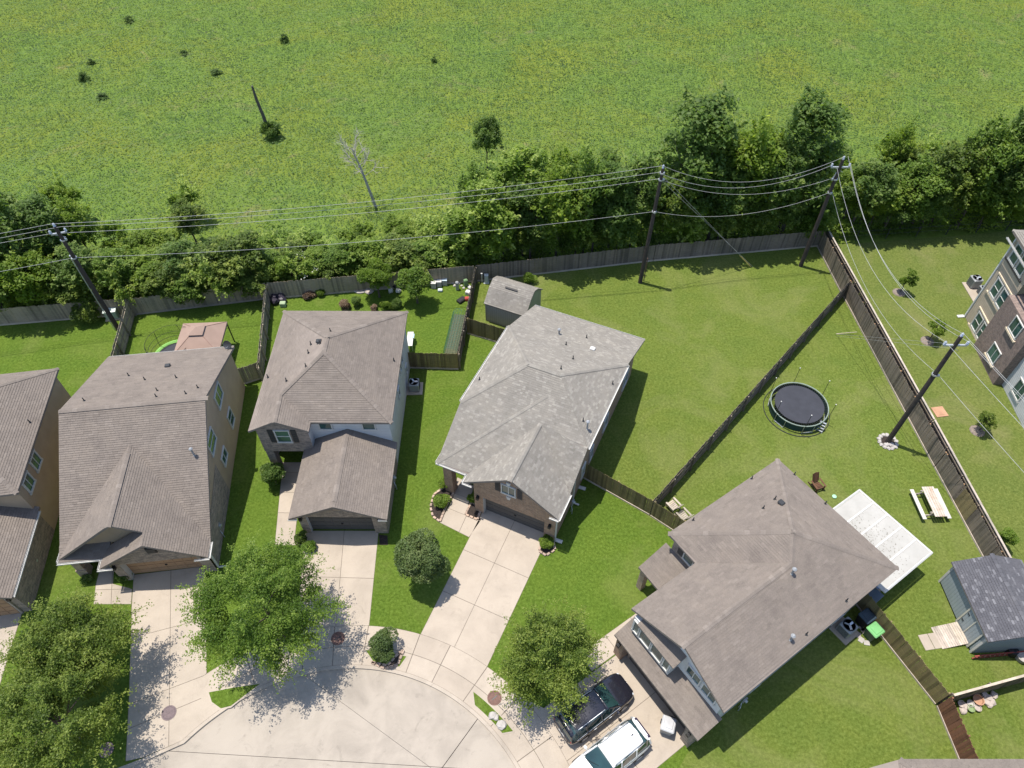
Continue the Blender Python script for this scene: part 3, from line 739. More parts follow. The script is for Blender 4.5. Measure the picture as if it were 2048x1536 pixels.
for a, b in (((40.02, -16.1, lo), (40.02, -6.7, lo)), ((34.9, -16.18, hi), (27, -16.18, hi)), ((34.9, -6.62, hi), (26.9, -6.66, hi)), ((24.5, -6.82, lo), (22.4, -6.82, lo)), ((23.02, -16.15, lo), (23.02, -13.8, lo)), ((23.1, -16.18, lo), (24.4, -16.18, lo)), ((22.32, -13.8, lo), (22.32, -13.1, lo)), ((22.32, -7.5, lo), (22.32, -6.85, lo)), ((22.4, -13.83, lo), (23.9, -13.83, lo))): h.gutter(K(a), K(b))
h.spout((22.3, -7.0), 3.5); h.spout((25.5, -7.0), 3.5)
h.vents([(1118, 668, rp[0], .5), (1173, 676, rp[0]), (1132, 690, rp[0]), (1146, 718, rp[0]), (1122, 738, rp[0]), (1225, 768, rp[2]), (959, 760, rp[1]), (1166, 842, rp[2]), (1174, 858, rp[2], .8)], ro)
h.turtle(1185, 699, rp[0], ro, M_WHITE)

# --- large house at lower right
h4 = h = House('large_house', 'large taupe-roofed house at lower right with double front windows over garage', 'house', 55.6, 22, -7)
z = 5.4; TL, TR, LF, PK, P2, RF, AP, LL, VV = (28.77, -11.95, z), (28.77, -2.86, z), (19.4, -11.95, z), (24.15, -7.4, 7.6), (22.95, -6.25, 7.05), (14.9, -2.86, z), (14.9, -6.25, 7.05), (14.6, -9.65, z), (19.4, -9.65, z)
rp = [[TL, TR, PK], [LF, TL, PK], [LF, PK, P2, VV], [TR, RF, AP, P2, PK], [VV, P2, (14.75, -6.25, 7.05), LL]]
ro = h.roof(rp, M_SHB, [(TL, PK), (TR, PK), (LF, PK), (PK, P2), (P2, AP)])
h.roof([[(13.8, -9.7, 2.7), (13.8, -2.84, 2.7), (15.35, -2.84, 3.45), (15.35, -9.7, 3.45)]], M_SHB)
h.roof([[(17.7, -12.1, 2.7), (17.7, -9.7, 2.7), (19.75, -9.7, 3.65), (19.75, -12.1, 3.65)]], M_SHB)
h.roof([[(14.45, -8.9, 4.95), (14.45, -6.0, 4.95), (15.35, -6.0, 5.45), (15.35, -8.9, 5.45)]], M_SHB, th=.12)
h.wall([[(28.4, -11.6, 0), (28.4, -3.2, 0), (28.4, -3.2, 5.35), (28.4, -11.6, 5.35)], [(28.4, -3.2, 0), (15.3, -3.2, 0), (15.3, -3.2, 5.35), (28.4, -3.2, 5.35)],
        [(15.3, -9.35, 0), (15.3, -3.2, 0), (15.3, -3.2, 5.3), (15.3, -6.25, 6.85), (15.3, -9.35, 5.3)], [(15.3, -9.35, 0), (19.75, -9.35, 0), (19.75, -9.35, 5.3), (15.3, -9.35, 5.3)],
        [(19.75, -11.6, 0), (28.4, -11.6, 0), (28.4, -11.6, 5.35), (19.75, -11.6, 5.35)]], M_SIDW)
h.wall([[(19.75, -11.61, 0), (19.75, -9.34, 0), (19.75, -9.34, 5.3), (19.75, -11.61, 5.3)]], M_STONE, 'stone_wall')
MB().box(h.p((14.95, -7.75, 4.1)), (3.1, .7, 1.8)).build('bay', M_SIDW, h.root, uv=True)
for l_, w_ in ((-8.95, .42), (-8.2, .85), (-7.25, .85), (-6.5, .42)): h.window((14.6, l_, 4.2), w_, 1.25, 'F', None)
for l_ in (-5.2, -4.05): h.window((15.3, l_, 4.55), .95, .95, 'F', 'V')
h.block(13.95, 14.55, -9.55, -8.95, 0, 2.55, M_BRICK, 'garage_pier'); h.block(13.95, 14.55, -3.7, -3.1, 0, 2.55, M_STONE, 'garage_pier')
h.wall([[(14.55, -9.4, 0), (14.55, -3.2, 0), (14.55, -3.2, 2.7), (14.55, -9.4, 2.7)], [(14.55, -3.2, 0), (15.3, -3.2, 0), (15.3, -3.2, 3), (14.55, -3.2, 2.7)], [(14.55, -9.4, 0), (15.3, -9.4, 0), (15.3, -9.4, 3), (14.55, -9.4, 2.7)]], M_STONE, 'garage_wall')
h.garage_door((14.55, -6.3, 1.06), 4.8, 2.12, 'F', M_DOORG); h.lamp((13.95, -9.25, 2.0), 'F'); h.lamp((13.95, -3.4, 2.0), 'F')
h.window((19.75, -10.3, 4.55), .75, 1.0, 'F', None); MB().box(h.p((19.72, -10.95, 4.55)), (.42, .06, 1.1)).build('shutter', M_SHUT, h.root)
h.block(17.85, 18.25, -12.0, -11.6, 0, 2.6, M_TBRICK, 'porch_column')
for s_, z_, w_ in ((26.2, 1.6, 1.2), (22.5, 4.0, .8), (19, 1.6, .8)): h.window((s_, -3.2, z_), w_, 1.2, 'R', 'V')
h.vents([(1503, 958, rp[1]), (1549, 999, rp[1], .4), (1526, 1017, rp[1]), (1386, 1041, rp[1]), (1588, 950, rp[0]), (1650, 1008, rp[0]), (1583, 1148, rp[3], .6), (1692, 1202, rp[3]), (1580, 1280, rp[3], .6), (1612, 1269, rp[3])], ro)
h.turtle(1562, 1007, rp[1], ro)

# --- flats at the right edge and a roof at the bottom edge
h5 = h = House('apartment_building', 'beige and brick apartment building with paired windows at right edge', 'building', 3.0, 40, 41)
w0 = at(1930, 634); s1_, l1_ = w0.dot(h.A), w0.dot(h.Lv)
wl_ = l1_
h.wall([[(s1_, wl_, 0), (s1_ - 3.4, wl_, 0), (s1_ - 3.4, wl_, 8.95), (s1_, wl_, 8.95)], [(s1_, wl_ + 14, 0), (s1_, wl_, 0), (s1_, wl_, 8.95), (s1_, wl_ + 14, 8.95)]], M_SIDB)
bl_ = wl_ - .45
h.wall([[(s1_ - 3.3, bl_, 0), (s1_ - 7.6, bl_, 0), (s1_ - 7.6, bl_, 5.6), (s1_ - 3.3, bl_, 5.6)], [(s1_ - 3.3, wl_ + .1, 0), (s1_ - 3.3, bl_, 0), (s1_ - 3.3, bl_, 5.6), (s1_ - 3.3, wl_ + .1, 5.6)], [(s1_ - 7.6, bl_, 0), (s1_ - 7.6, wl_ + .6, 0), (s1_ - 7.6, wl_ + .6, 5.6), (s1_ - 7.6, bl_, 5.6)],
        [(s1_ - 3.3, bl_, 5.6), (s1_ - 7.6, bl_, 5.6), (s1_ - 7.6, wl_ + 1, 5.9), (s1_ - 3.3, wl_ + 1, 5.9)]], mk_brick('grey_brown_brick', (.24, .175, .155), (.15, .115, .105), (.27, .24, .22)), 'brick_wall')
h.wall([[(s1_ - 7.5, wl_ + .25, 0), (s1_ - 22, wl_ + .25, 0), (s1_ - 22, wl_ + .25, 8.95), (s1_ - 7.5, wl_ + .25, 8.95)]], M_SIDW, 'white_wall')
hr = [[(s1_ + .4, wl_ - .45, 8.95), (s1_ + .4, wl_ + 14, 8.95), (s1_ - 6, wl_ + 8, 11.6)], [(s1_ + .4, wl_ - .45, 8.95), (s1_ - 6, wl_ + 8, 11.6), (s1_ - 22, wl_ + 8, 11.6), (s1_ - 22, wl_ - .45, 8.95)]]
h.roof(hr, M_SHG, [((s1_ + .4, wl_ - .45, 8.95), (s1_ - 6, wl_ + 8, 11.6))])
h.gutter((s1_ + .4, wl_ - .52, 8.27), (s1_ - 22, wl_ - .52, 8.27))
for (x, y) in ((1961, 655), (2000, 588), (2040, 520)):
    q = h.px(x, y, l=wl_)
    for d_ in (-.62, .62): h.window((q[0] + d_, wl_, q[2]), .95, 1.5, 'L', 'H', trim=.1)
    h.fbox(MB(), (q[0], wl_, q[2] - .95), 'L', 2.9, .14, .1, .0).build('window_sill', M_SHUT if y < 530 else mk('sand_trim', (.62, .52, .38)), h.root)
    if y > 530: h.fbox(MB(), (q[0], wl_, q[2] + 1.0), 'L', 2.9, .12, .1, .0).build('trim_board', mk('sand_trim', (.62, .52, .38)), h.root)
for (x, y) in ((1989, 707), (2033, 655)):
    q = h.px(x, y, l=bl_); h.window((q[0], bl_, q[2]), 1.25, 1.25, 'L', 'V', trim=.07)
    h.fbox(MB(), (q[0], bl_, q[2] - .8), 'L', 1.6, .14, .14, .0).build('window_sill', mk('sand_trim', (.62, .52, .38)), h.root)
q = h.px(2040, 780, l=wl_ + .25); h.window((q[0], wl_ + .25, q[2]), 1.2, 1.4, 'L', 'V', trim=.1)
m = MB(); h.fbox(m, (s1_ + .02, wl_, 4.15), 'L', .12, 8.95, .1, .0); m.build('corner_board', mk('pale_corner', (.62, .62, .60)), h.root)

h6 = h = House('corner_house', 'house of which only a grey-brown roof edge shows at the bottom right', 'house', 0, 2, 25)
h.roof([[(8.65, 18.8, 5.4), (8.65, 36, 5.4), (3.5, 31, 7.6), (3.5, 23, 7.6)], [(8.65, 18.8, 5.4), (3.5, 23, 7.6), (-1, 23, 7.6), (-1, 16.0, 5.4), (7.9, 15.6, 5.4)]], M_SHB, [((8.65, 18.8, 5.4), (3.5, 23, 7.6))])
h.wall([[(8.3, 19, 0), (8.3, 36, 0), (8.3, 36, 5.3), (8.3, 19, 5.3)][::-1], [(8.0, 16.4, 0), (8.3, 19, 0), (8.3, 19, 5.3), (8.0, 16.4, 5.3)][::-1], [(-1, 16.4, 0), (8.0, 16.4, 0), (8.0, 16.4, 5.3), (-1, 16.4, 5.3)]], M_SIDB)

# ------------------------------------------------------------------ fences
PICKET = {}
def picket_data(mat):
    if mat.name not in PICKET:
        w, t, hh = .0695, .009, 1.83
        pr = [(-w, 0), (w, 0), (w, hh - .05), (w - .03, hh), (-w + .03, hh), (-w, hh - .05)]
        vs = [(x, -t, z) for x, z in pr] + [(x, t, z) for x, z in pr]; n = 6
        PICKET[mat.name] = mesh_data('picket', vs, [tuple(range(n)), tuple(range(2 * n - 1, n - 1, -1))] + [(i, n + i, n + (i + 1) % n, (i + 1) % n) for i in range(n)], mat)
    return PICKET[mat.name]
def fence(a, b, label, mat, rails=-1, kick=True, cap=False, mats=None, hs=1.0, railmat=None):
    a, b = Vector((a[0], a[1], 0)), Vector((b[0], b[1], 0)); d = b - a; L = d.length; rz = math.atan2(d.y, d.x)
    f = thing('wooden_fence', label, 'fence', a, rz, None)
    n = int(L / .142); rr = random.Random(int(a.x * 31 + b.y * 17))
    for i in range(n):
        mt = mat
        if mats:
            for lo_, hi_, m_ in mats:
                if lo_ <= i / n < hi_: mt = m_
        o = link('picket', picket_data(mt), f, ((i + .5) * L / n, rr.uniform(-.004, .004), rr.uniform(-.02, .02) + .03), (rr.gauss(0, .008), rr.gauss(0, .003), 0))
        o.scale = (1, 1, hs * rr.uniform(.985, 1.015))
    for k, zz in enumerate((.3, .95, 1.6)):
        MB().box((L / 2, rails * .045, zz * hs), (L, .04, .09)).build('rail', (railmat if k == 2 else None) or mat, f)
    np_ = max(1, round(L / 2.4))
    pm = MB().box((0, 0, .88 * hs), (.09, .09, 1.76 * hs)); pd = mesh_data('post', pm.v, pm.f, railmat or mat)
    for i in range(np_ + 1): link('post', pd, f, (min(max(.06, i * L / np_), L - .06), rails * .112, 0))
    if kick: MB().box((L / 2, -rails * .03, .07), (L, .04, .16)).build('kick_board', M_PALE, f)
    if cap: MB().box((L / 2, 0, 1.875 * hs), (L, .13, .035)).build('cap_rail', M_PALE, f)
    return f
fence((-46, 43.1), (-36.2, 44.35), 'weathered grey fence behind the far left yard under dark trees', M_WOOD, 1)
fence((-36.1, 44.36), (-32.5, 44.75), 'short fence panel between utility pole and transformer box at left', M_WOOD, 1)
fence((-32.4, 44.7), (-21.25, 46.72), 'rear fence of the yard with the brown gazebo', M_WOOD, 1)
fence((-21.1, 46.7), (-3.35, 48.95), 'rear fence behind the garden with two round trees', M_WOOD, 1)
fence((-3.2, 48.97), (13, 51.75), 'rear fence behind the grey barn-roof shed', M_WOODD, 1)
fence((13.05, 51.76), (28.75, 53.85), 'rear fence at the foot of the tall trees, right of the middle pole', M_WOODD, 1)
fence((-32.45, 44.6), (-31.4, 37.4), 'side fence running from left pole to the big brown house', M_WOOD, 1)
fence((-21.2, 46.6), (-19.75, 37.0), 'side fence between gazebo yard and garden yard', M_WOOD, 1)
fence((-21.2, 36.9), (-19.75, 37.6), 'short gate fence between brown house and white house', M_WOOD, 1)
fence((-3.25, 48.85), (-4.3, 38.5), 'side fence between garden yard and shed yard', M_WOODD, 1)
fence((-8.45, 38.62), (-4.3, 38.45), 'short fence between white house and garden corner', M_WOODM, 1)
fence((-3.75, 42.45), (-.2, 41.0), 'short fence in front of grey barn-roof shed', M_WOODM, 1)
fence((5.05, 28.2), (9.45, 25.15), 'gate fence between brick house and diagonal fence', M_WOODM, 1)
fence((9.5, 25.1), (11.35, 23.6), 'short mossy fence beside two grey garden chairs', M_WOODM, 1)
fence((9.45, 25.2), (29.15, 47.0), 'long diagonal fence dividing the big lawn from the trampoline yard', M_WOODD, -1)
fence((28.75, 53.8), (29.16, 47.05), 'dark corner fence beside the right-hand rear pole', M_WOODD, 1, railmat=M_WOODO)
fence((29.18, 46.98), (30.5, 29.1), 'long dark boundary fence by the trampoline', M_WOODD, 1, railmat=M_WOODO)
fence((30.52, 29.05), (31.3, 19.0), 'dark boundary fence behind the picnic table with mossy boards', M_WOODD, 1, railmat=M_WOODO, mats=[(.28, .44, M_WOODM)])
f = fence((29.2, 54.3), (30.78, 32.0), 'outer boundary fence of the apartment lawn beside the young trees', M_WOODD, -1, False, True)
f = fence((30.8, 31.95), (31.85, 15.5), 'outer boundary fence with leafy vine, lower right', M_WOODD, -1, False, True)
fence((21.6, 19.0), (24.45, 12.75), 'brown fence from the large house past the green bin', M_WOODM, 1, mats=[(.5, 1, M_WOODM)])
fence((24.5, 12.65), (24.75, 8.6), 'red-brown fence running off the bottom right edge', M_WOODR, 1)
fence((24.65, 12.7), (31.9, 14.45), 'low dark fence above the pile of flower pots', M_WOODD, 1, cap=True, kick=False)

# field wire fence beyond the apartment lawn
f = thing('wire_fence', 'thin wire fence along the back of the apartment lawn', 'fence', (29.6, 54.4, 0), math.atan2(3.0, 30))
for i in range(11): MB().tube([(i * 3, 0, 0), (i * 3, 0, 1.2)], .045, 6).build('post', M_DARKM, f)
for zz in (.6, 1.1): MB().tube([(0, 0, zz), (30, 0, zz)], .012, 5).build('wire', M_DARKM, f)

# ------------------------------------------------------------------ utility poles and lines
def pole(base_, hgt, label, lean=(0, 0), arm=None, arm_rz=0, extra=()):
    p = thing('utility_pole', label, 'utility pole', base_, 0, 'poles of the power line')
    top = Vector((lean[0], lean[1], hgt))
    MB().tube([(0, 0, -.1), top * .5, top], [.19, .165, .13], 12).build('shaft', M_POLE, p)
    def tp(z): return top * (z / hgt)
    for z, off in arm or ():
        c = tp(z); d = Vector((math.cos(arm_rz), math.sin(arm_rz), 0))
        a = MB().box(c, (off * 2, .1, .12), arm_rz).box(c + Vector((0, 0, -.25)), (off * 1.2, .03, .03), arm_rz, ry=.5)
        a.build('crossarm', M_STEEL, p)
        for sg in (-1, 1):
            MB().lathe([(.04, 0), (.10, .05), (.05, .1), (.10, .15), (.05, .2), (.09, .25), (.03, .32)], c + d * off * sg * .95 + Vector((0, 0, .06)), 10).build('insulator', M_STEEL, p)
    MB().lathe([(.04, 0), (.10, .05), (.05, .1), (.10, .15), (.05, .2), (.09, .25), (.03, .32)], top, 10).build('insulator', M_STEEL, p)
    for z, dx, dy in extra:
        c = tp(z); m = MB().lathe([(.2, -.05), (.2, .05)], c, 12); m.box(c + Vector((dx, dy, .05)), (.14, .14, .22), bev=.03).tube([c, c + Vector((dx, dy, 0))], .03, 6)
        m.build('bracket', M_STEEL, p)
    return lambda z, dx=0, dy=0: Vector(base_) + tp(z) + Vector((dx, dy, 0))
bA, bB, bC, bD = at(236, 657), at(1280, 565), at(1601, 532), at(1775, 884)
tA = pole(bA, 10.5, 'dark pole at the left rising beside the transformer box', (-.35, .2), ((9.9, .55),), .3, ((9.3, .25, 0), (7.6, -.3, .1)))
tB = pole(bB, 11.6, 'dark pole in the middle by the rear fence with guy wire', (.25, .25), (), 0, ((10.6, .2, -.1), (7.6, 0, -.2), (11.2, .12, -.1)))
tC = pole(bC, 11.0, 'dark pole at the right rear fence corner with steel arms', (.1, .15), ((10.3, .75), ), 0, ((9.2, -.3, -.1), (7.9, 0, -.2)))
MB().tube([tC(10.2) - bC, tC(9.2, -.25) - bC], .05, 6).build('brace', M_STEEL, bpy.data.objects['utility_pole.002'])
tD = pole(bD, 11.3, 'leaning-looking dark pole standing in a ring of white stones', (.1, 0), ((10.5, .75),), 0, ((7.7, .15, -.15),))
MB().tube([tA(7.6) - bA + Vector((-.16, -.14, 0)), (-.2, -.16, 0)], .035, 6).build('conduit', M_STEEL, bpy.data.objects['utility_pole'])
def wire(a, b, sag, label, r=.0125):
    a, b = Vector(a), Vector(b); n = 18
    pts = [a.lerp(b, i / n) - Vector((0, 0, 4 * sag * (i / n) * (1 - i / n))) for i in range(n + 1)]
    o = MB().tube([p - a for p in pts], r, 5, False).build('power_line', M_WIRE, None, a)
    tag(o, label, 'wire'); return o
offA, offE = Vector((-75, 34, 0)), Vector((46, 3, 0))
dz = lambda v, z: Vector((v.x, v.y, z))
for k, (za, zb, dx) in enumerate(((10.75, 11.85, -.12), (10.5, 11.3, .45), (9.9, 10.7, -.5))):
    w_ = ('topmost', 'second', 'third')[k]
    wire(tA(za, dx), tB(zb), .7, w_ + ' wire of the long span between left and middle poles')
    wire(offA + Vector((dx, 0, za)), tA(za, dx), .8, w_ + ' wire running off the left edge from the left pole')
wire(tA(7.6), tB(7.6), .7, 'lowest single wire between left and middle poles'); wire(offA + Vector((0, 0, 7.6)), tA(7.6), .8, 'lowest wire running off the left edge')
for k, (zb, zc, dx, sg) in enumerate(((11.8, 11.3, .1, 1.9), (11.1, 10.5, -.7, 1.7), (10.6, 9.3, -.2, 1.5), (7.6, 7.9, 0, 1.3))):
    wire(tB(zb), tC(zc, dx), sg, ('topmost', 'second', 'third', 'lowest')[k] + ' sagging wire between middle pole and right rear pole')
for k, (zc, dc, zd, dd, sg) in enumerate(((11.3, .3, 11.5, .1, 2.6), (10.6, .75, 10.8, .75, 2.6), (10.4, -.3, 10.8, -.72, 2.4), (7.9, .2, 7.8, .1, 2.0))):
    wire(tC(zc, dc), tD(zd, dd), sg, ('outermost', 'second', 'third', 'lowest')[k] + ' slack wire from right rear pole to pole in stone ring')
for k, (zd, dd, sg) in enumerate(((11.5, .1, .9), (10.8, .75, .9), (10.8, -.72, .9), (7.8, .1, .9))):
    wire(tD(zd, dd), Vector((41 + dd, -4, zd)), sg, ('topmost', 'right', 'left', 'lowest')[k] + ' wire running from the stone-ring pole off the right edge')
ga_ = at(1502, 534)
for k, zg in enumerate((11.0, 10.6)):
    wire(tB(zg), ga_ + Vector((k * .15, 0, .05)), 0, ('upper', 'lower')[k] + ' guy wire from middle pole to yellow ground guard', .009)
gd = (tB(11.0) - ga_).normalized()
tag(MB().tube([(0, 0, 0), gd * 2.2], .05, 8).build('guy_guard', mk('yellow_guard', (.45, .36, .12)), None, ga_), 'yellowed plastic guard tube on guy wire by rear fence', 'guy guard')
for k, zg in enumerate((10.6, 10.2)):
    wire(tD(zg), at(1672, 668) + Vector((0, -k * .25, 0)), 0, ('upper', 'lower')[k] + ' guy wire from stone-ring pole across the dark fence', .008)
tag(MB().tube([(0, 0, .02), (1.6, -.1, .35)], .025, 6).build('guy_guard', M_PALE, None, at(1672, 668)), 'pale guy guard lying low on the trampoline lawn', 'guy guard')
tag(MB().tube([(0, 0, 0), (0, .05, 2.6)], .04, 8).build('conduit_pipe', M_RUST, None, bB + Vector((.35, .2, 0))), 'thin rusty pipe standing beside the middle pole', 'pipe')
# ring of stones round the near pole
for k in range(14):
    t_ = 2 * math.pi * k / 14; r_ = .62
    tag(MB().rock((0, 0, .06), .17, .6, k).build('edging_stone', M_ROCKW, None, bD + Vector((r_ * math.cos(t_), r_ * math.sin(t_), 0))), 'white stone in the ring round the near pole', 'stone', 'white stones ringing the pole')
tag(MB().slab([(.5 * math.cos(i * .6), .5 * math.sin(i * .6)) for i in range(10)], .0, .04).build('planting_bed', M_MULCH, None, bD), 'dark mulch bed inside the ring of white stones', 'bed')
for k in range(4):
    tag(MB().rock((0, 0, .05), .16, .55, 30 + k).build('white_rock', M_ROCKW, None, bD + Vector((-.25 + .16 * k, -.3 + .05 * (k % 2), .03))), 'white rock at the foot of the near pole', 'rock', 'white rocks at pole foot')

# ------------------------------------------------------------------ sheds
h = House('garden_shed', 'grey panel shed with mottled barn roof behind the brick house', 'shed', 24.4, 42, -19)
q1, q2, q3, q4 = h.px(1010, 548, z=2.6), h.px(1085, 573, z=2.45), h.px(1047, 628, z=2.1), h.px(971, 605, z=2.1)
s0, s1, l0, l1 = q4[0], q1[0], q4[1], q3[1] + .0
s1 = s0 + 3.4; l1 = l0 + 3.6; sm = (s0 + s1) / 2
ro = h.roof([[(s0 - .1, l0 - .1, 2.05), (s0 - .1, l1 + .1, 2.05), (s0 + .95, l1 + .1, 3.0), (s0 + .95, l0 - .1, 3.0)], [(s0 + .95, l0 - .1, 3.0), (s0 + .95, l1 + .1, 3.0), (sm, l1 + .1, 3.35), (sm, l0 - .1, 3.35)],
             [(s1 - .95, l0 - .1, 3.0), (s1 - .95, l1 + .1, 3.0), (sm, l1 + .1, 3.35), (sm, l0 - .1, 3.35)], [(s1 + .1, l0 - .1, 2.05), (s1 + .1, l1 + .1, 2.05), (s1 - .95, l1 + .1, 3.0), (s1 - .95, l0 - .1, 3.0)]], M_SHG, th=.08, blotch=.13)
MB().box(h.p((sm - .45, (l0 + l1) / 2, 3.25)), (1.1, .12, .04), rx=.25).build('roof_vent', M_BLACK, ro)
h.wall([[(s0, l0, 0), (s0, l1, 0), (s0, l1, 2.02), (s0, l0, 2.02)], [(s1, l1, 0), (s1, l0, 0), (s1, l0, 2.02), (s1, l1, 2.02)], [(s1, l0, 0), (s0, l0, 0), (s0, l0, 2.0), (s0 + .95, l0, 2.92), (sm, l0, 3.25), (s1 - .95, l0, 2.92), (s1, l0, 2.0)]], M_SHED)
h.wall([[(s0, l1, 0), (s1, l1, 0), (s1, l1, 2.0), (s1 - .95, l1, 2.92), (sm, l1, 3.25), (s0 + .95, l1, 2.92), (s0, l1, 2.0)]], M_SHEDK, 'end_wall')
h.block(s0 - .03, s0 + .03, l0 - .03, l0 + .05, 0, 2.0, M_SHED, 'corner_trim')
m = MB().box((0, 0, .03), (.5, .4, .06)).box((0, 0, .45), (.34, .26, .8), bev=.03); m.box((0, 0, .9), (.38, .3, .08), bev=.02)
tag(m.build('utility_pedestal', mk('pedestal_grey', (.5, .54, .55)), None, at(973, 565)), 'pale grey utility pedestal in the fence corner by the shed', 'utility box')
tag(MB().box((0, 0, .5), (.12, .12, 1.0), bev=.02).box((0, 0, 1.02), (.16, .16, .06), bev=.02).build('marker_post', M_WHITE, None, at(964, 564)), 'thin white marker post beside the grey pedestal', 'post')

h = House('blue_grey_shed', 'blue-grey shed with dark shingle roof and wooden ramp at right edge', 'shed', -2, 18.2, 29)
a_ = h.px(1902, 1128, z=2.45); b_ = h.px(1970, 1280, z=2.45)
sb, sf, ll = (at(1875, 1165).dot(h.A)), (at(1937, 1306).dot(h.A)), at(1937, 1306).dot(h.Lv)
le, lr = ll + .1, ll + 4.2; sb += .1
lm = (le + lr) / 2
h.roof([[(sf - .2, le - .15, 2.3), (sb + .2, le - .15, 2.3), (sb + .2, le + 1.35, 2.85), (sf - .2, le + 1.35, 2.85)], [(sf - .2, le + 1.35, 2.85), (sb + .2, le + 1.35, 2.85), (sb + .2, lm, 3.1), (sf - .2, lm, 3.1)], [(sf - .2, lr + .15, 2.3), (sb + .2, lr + .15, 2.3), (sb + .2, lm, 3.1), (sf - .2, lm, 3.1)]], M_SHD, [((sf - .2, lm, 3.1), (sb + .2, lm, 3.1))], th=.09, blotch=.12)
h.wall([[(sf, le, 0), (sf, lr, 0), (sf, lr, 2.2), (sf, lm, 3.0), (sf, le, 2.2)], [(sb, lr, 0), (sb, le, 0), (sb, le, 2.2), (sb, lm, 3.0), (sb, lr, 2.2)], [(sb, le, .15), (sf, le, .15), (sf, le, 2.22), (sb, le, 2.22)], [(sf, lr, 0), (sb, lr, 0), (sb, lr, 2.2), (sf, lr, 2.2)]], M_SHEDB)
for sg in ((sb - .05), (sf + .05)): h.block(sg - .07, sg + .07, le - .03, le + .06, 0, 2.2, M_WHITE, 'corner_trim')
dc = (sf + 1.15, le, 1.1)
d_ = h.fbox(MB(), dc, 'L', 1.5, 1.95, .05, .003).build('door', M_SHEDB, h.root, uv=True)
m = MB()
for du, dv, ww, hh in ((0, 1.0, 1.7, .1), (0, -1.0, 1.7, .1), (-.8, 0, .1, 2.0), (.8, 0, .1, 2.0), (0, 0, .06, 2.0)): h.fbox(m, dc, 'L', ww, hh, .04, .05, du, dv)
m.build('door_frame', mk('cream_trim', (.60, .57, .48)), d_)
for k in (-.3, .5): h.fbox(MB(), dc, 'L', .2, .06, .03, .055, -.6, k).build('hinge', M_BLACK, d_)
n_, u_ = FACE['L']
rp_ = thing('wooden_ramp', 'weathered plank ramp leading up to the blue-grey shed door', 'ramp', h.o + h.A * (sf + 1.15 - h.s0) + h.Lv * (le - h.l0), h.root.rotation_euler.z + .12)
for k in range(12): MB().box((-.14 - .135 * k, 0, .30 - .024 * k), (.125, 1.35, .035), ry=-.17).build('plank', M_PALE, rp_)
for sg in (-.55, .55): MB().box((-.85, sg, .12), (1.6, .05, .09), ry=-.17).build('bearer', M_PALE, rp_)
fl_ = thing('stepping_slab', 'two pale paving slabs at the foot of the shed ramp', 'paving slab', at(1862, 1283), .15)
for k in (-.3, .3): MB().box((k * 1.05, .0, .02), (.6, .95, .05), bev=.01).build('slab', M_CONC, fl_)
ld = thing('ladder', 'red ladder lying on its side along the blue-grey shed', 'ladder', at(1940, 1314), R(2) + .06)
for zz in (.12, .45): MB().box((1.55, -.12, zz), (3.1, .07, .03 + .04)).build('stile', mk('red_paint', (.28, .06, .05), rough=.5), ld)
for k in range(10): MB().tube([(.15 + .31 * k, -.12, .12), (.15 + .31 * k, -.12, .45)], .018, 6).build('rung', M_STEEL, ld)
tag(MB().lathe([(.2, 0), (.3, .05), (.34, .4), (.3, .42), (.28, .4), (.2, .36)], (0, 0, 0), 16).build('plant_pot', M_ROCKW, None, at(2040, 1318)), 'round pale pot beside the end of the red ladder', 'pot')
tag(MB().lathe([(.3, 0), (.36, .1), (.3, .45), (.12, .5)], (0, 0, 0), 14).build('kettle_grill', M_BLACK, None, at(2020, 1305)), 'black kettle-shaped lump in the shed corner by the ladder', 'grill')

# ------------------------------------------------------------------ patio cover
h = House('patio_cover', 'white flat patio cover with five panels behind the large house', 'patio cover', 55.6, 31.2, -5.3)
pw = (8.0 - 2.6) / 5
M_PATIO = mk('patio_panel', (.37, .36, .335), (.31, .30, .275), 1.0, .5)
for k in range(5):
    l0 = -8.0 + k * pw
    pn = MB().sheet([h.p(q) for q in ((28.75, l0 + .03, 2.72), (28.75, l0 + pw - .03, 2.72), (33.5, l0 + pw - .03, 2.5), (33.5, l0 + .03, 2.5))], .05).build('panel', M_PATIO, h.root)
    if k < 4: MB().sheet([h.p(q) for q in ((28.75, l0 + pw - .05, 2.76), (28.75, l0 + pw + .05, 2.76), (33.5, l0 + pw + .05, 2.54), (33.5, l0 + pw - .05, 2.54))], .09).build('batten', M_WHITE, h.root)
    if 0 < k:
        dd = MB()
        for q in range(120 if k < 4 else 30):
            s_ = random.triangular(29.2, 33.0, 30.6); l_ = l0 + random.uniform(.1, pw - .1); c = h.p((s_, l_, 2.725 - (s_ - 28.75) * .0463)); r_ = random.uniform(.02, .05); an = random.random() * 6
            dd.add([c + Vector((math.cos(an + t) * r_, math.sin(an + t) * r_ * .6, .004)) for t in (0, 1.6, 3.1, 4.7)], [(0, 1, 2, 3)])
        o = dd.build('reflection_flecks', mk('reflection_grey', (.19, .175, .15)), h.root); o['kind'] = 'stuff'  # grey flecks painted in for the dotted reflections on the panels
for a, b in (((28.75, -8.05), (33.55, -8.05)), ((28.75, -2.55), (33.55, -2.55)), ((33.55, -8.1), (33.55, -2.5))):
    z0, z1 = 2.74 - (a[0] - 28.75) * .0463, 2.74 - (b[0] - 28.75) * .0463
    p0, p1 = h.p((*a, z0)), h.p((*b, z1)); MB().tube([p0, p1], .075, 4).build('edge_beam', M_WHITE, h.root)
for l_ in (-7.9, -5.3, -2.7): MB().box(h.p((33.3, l_, 1.22)), (.1, .1, 2.45)).build('post', M_WHITE, h.root)

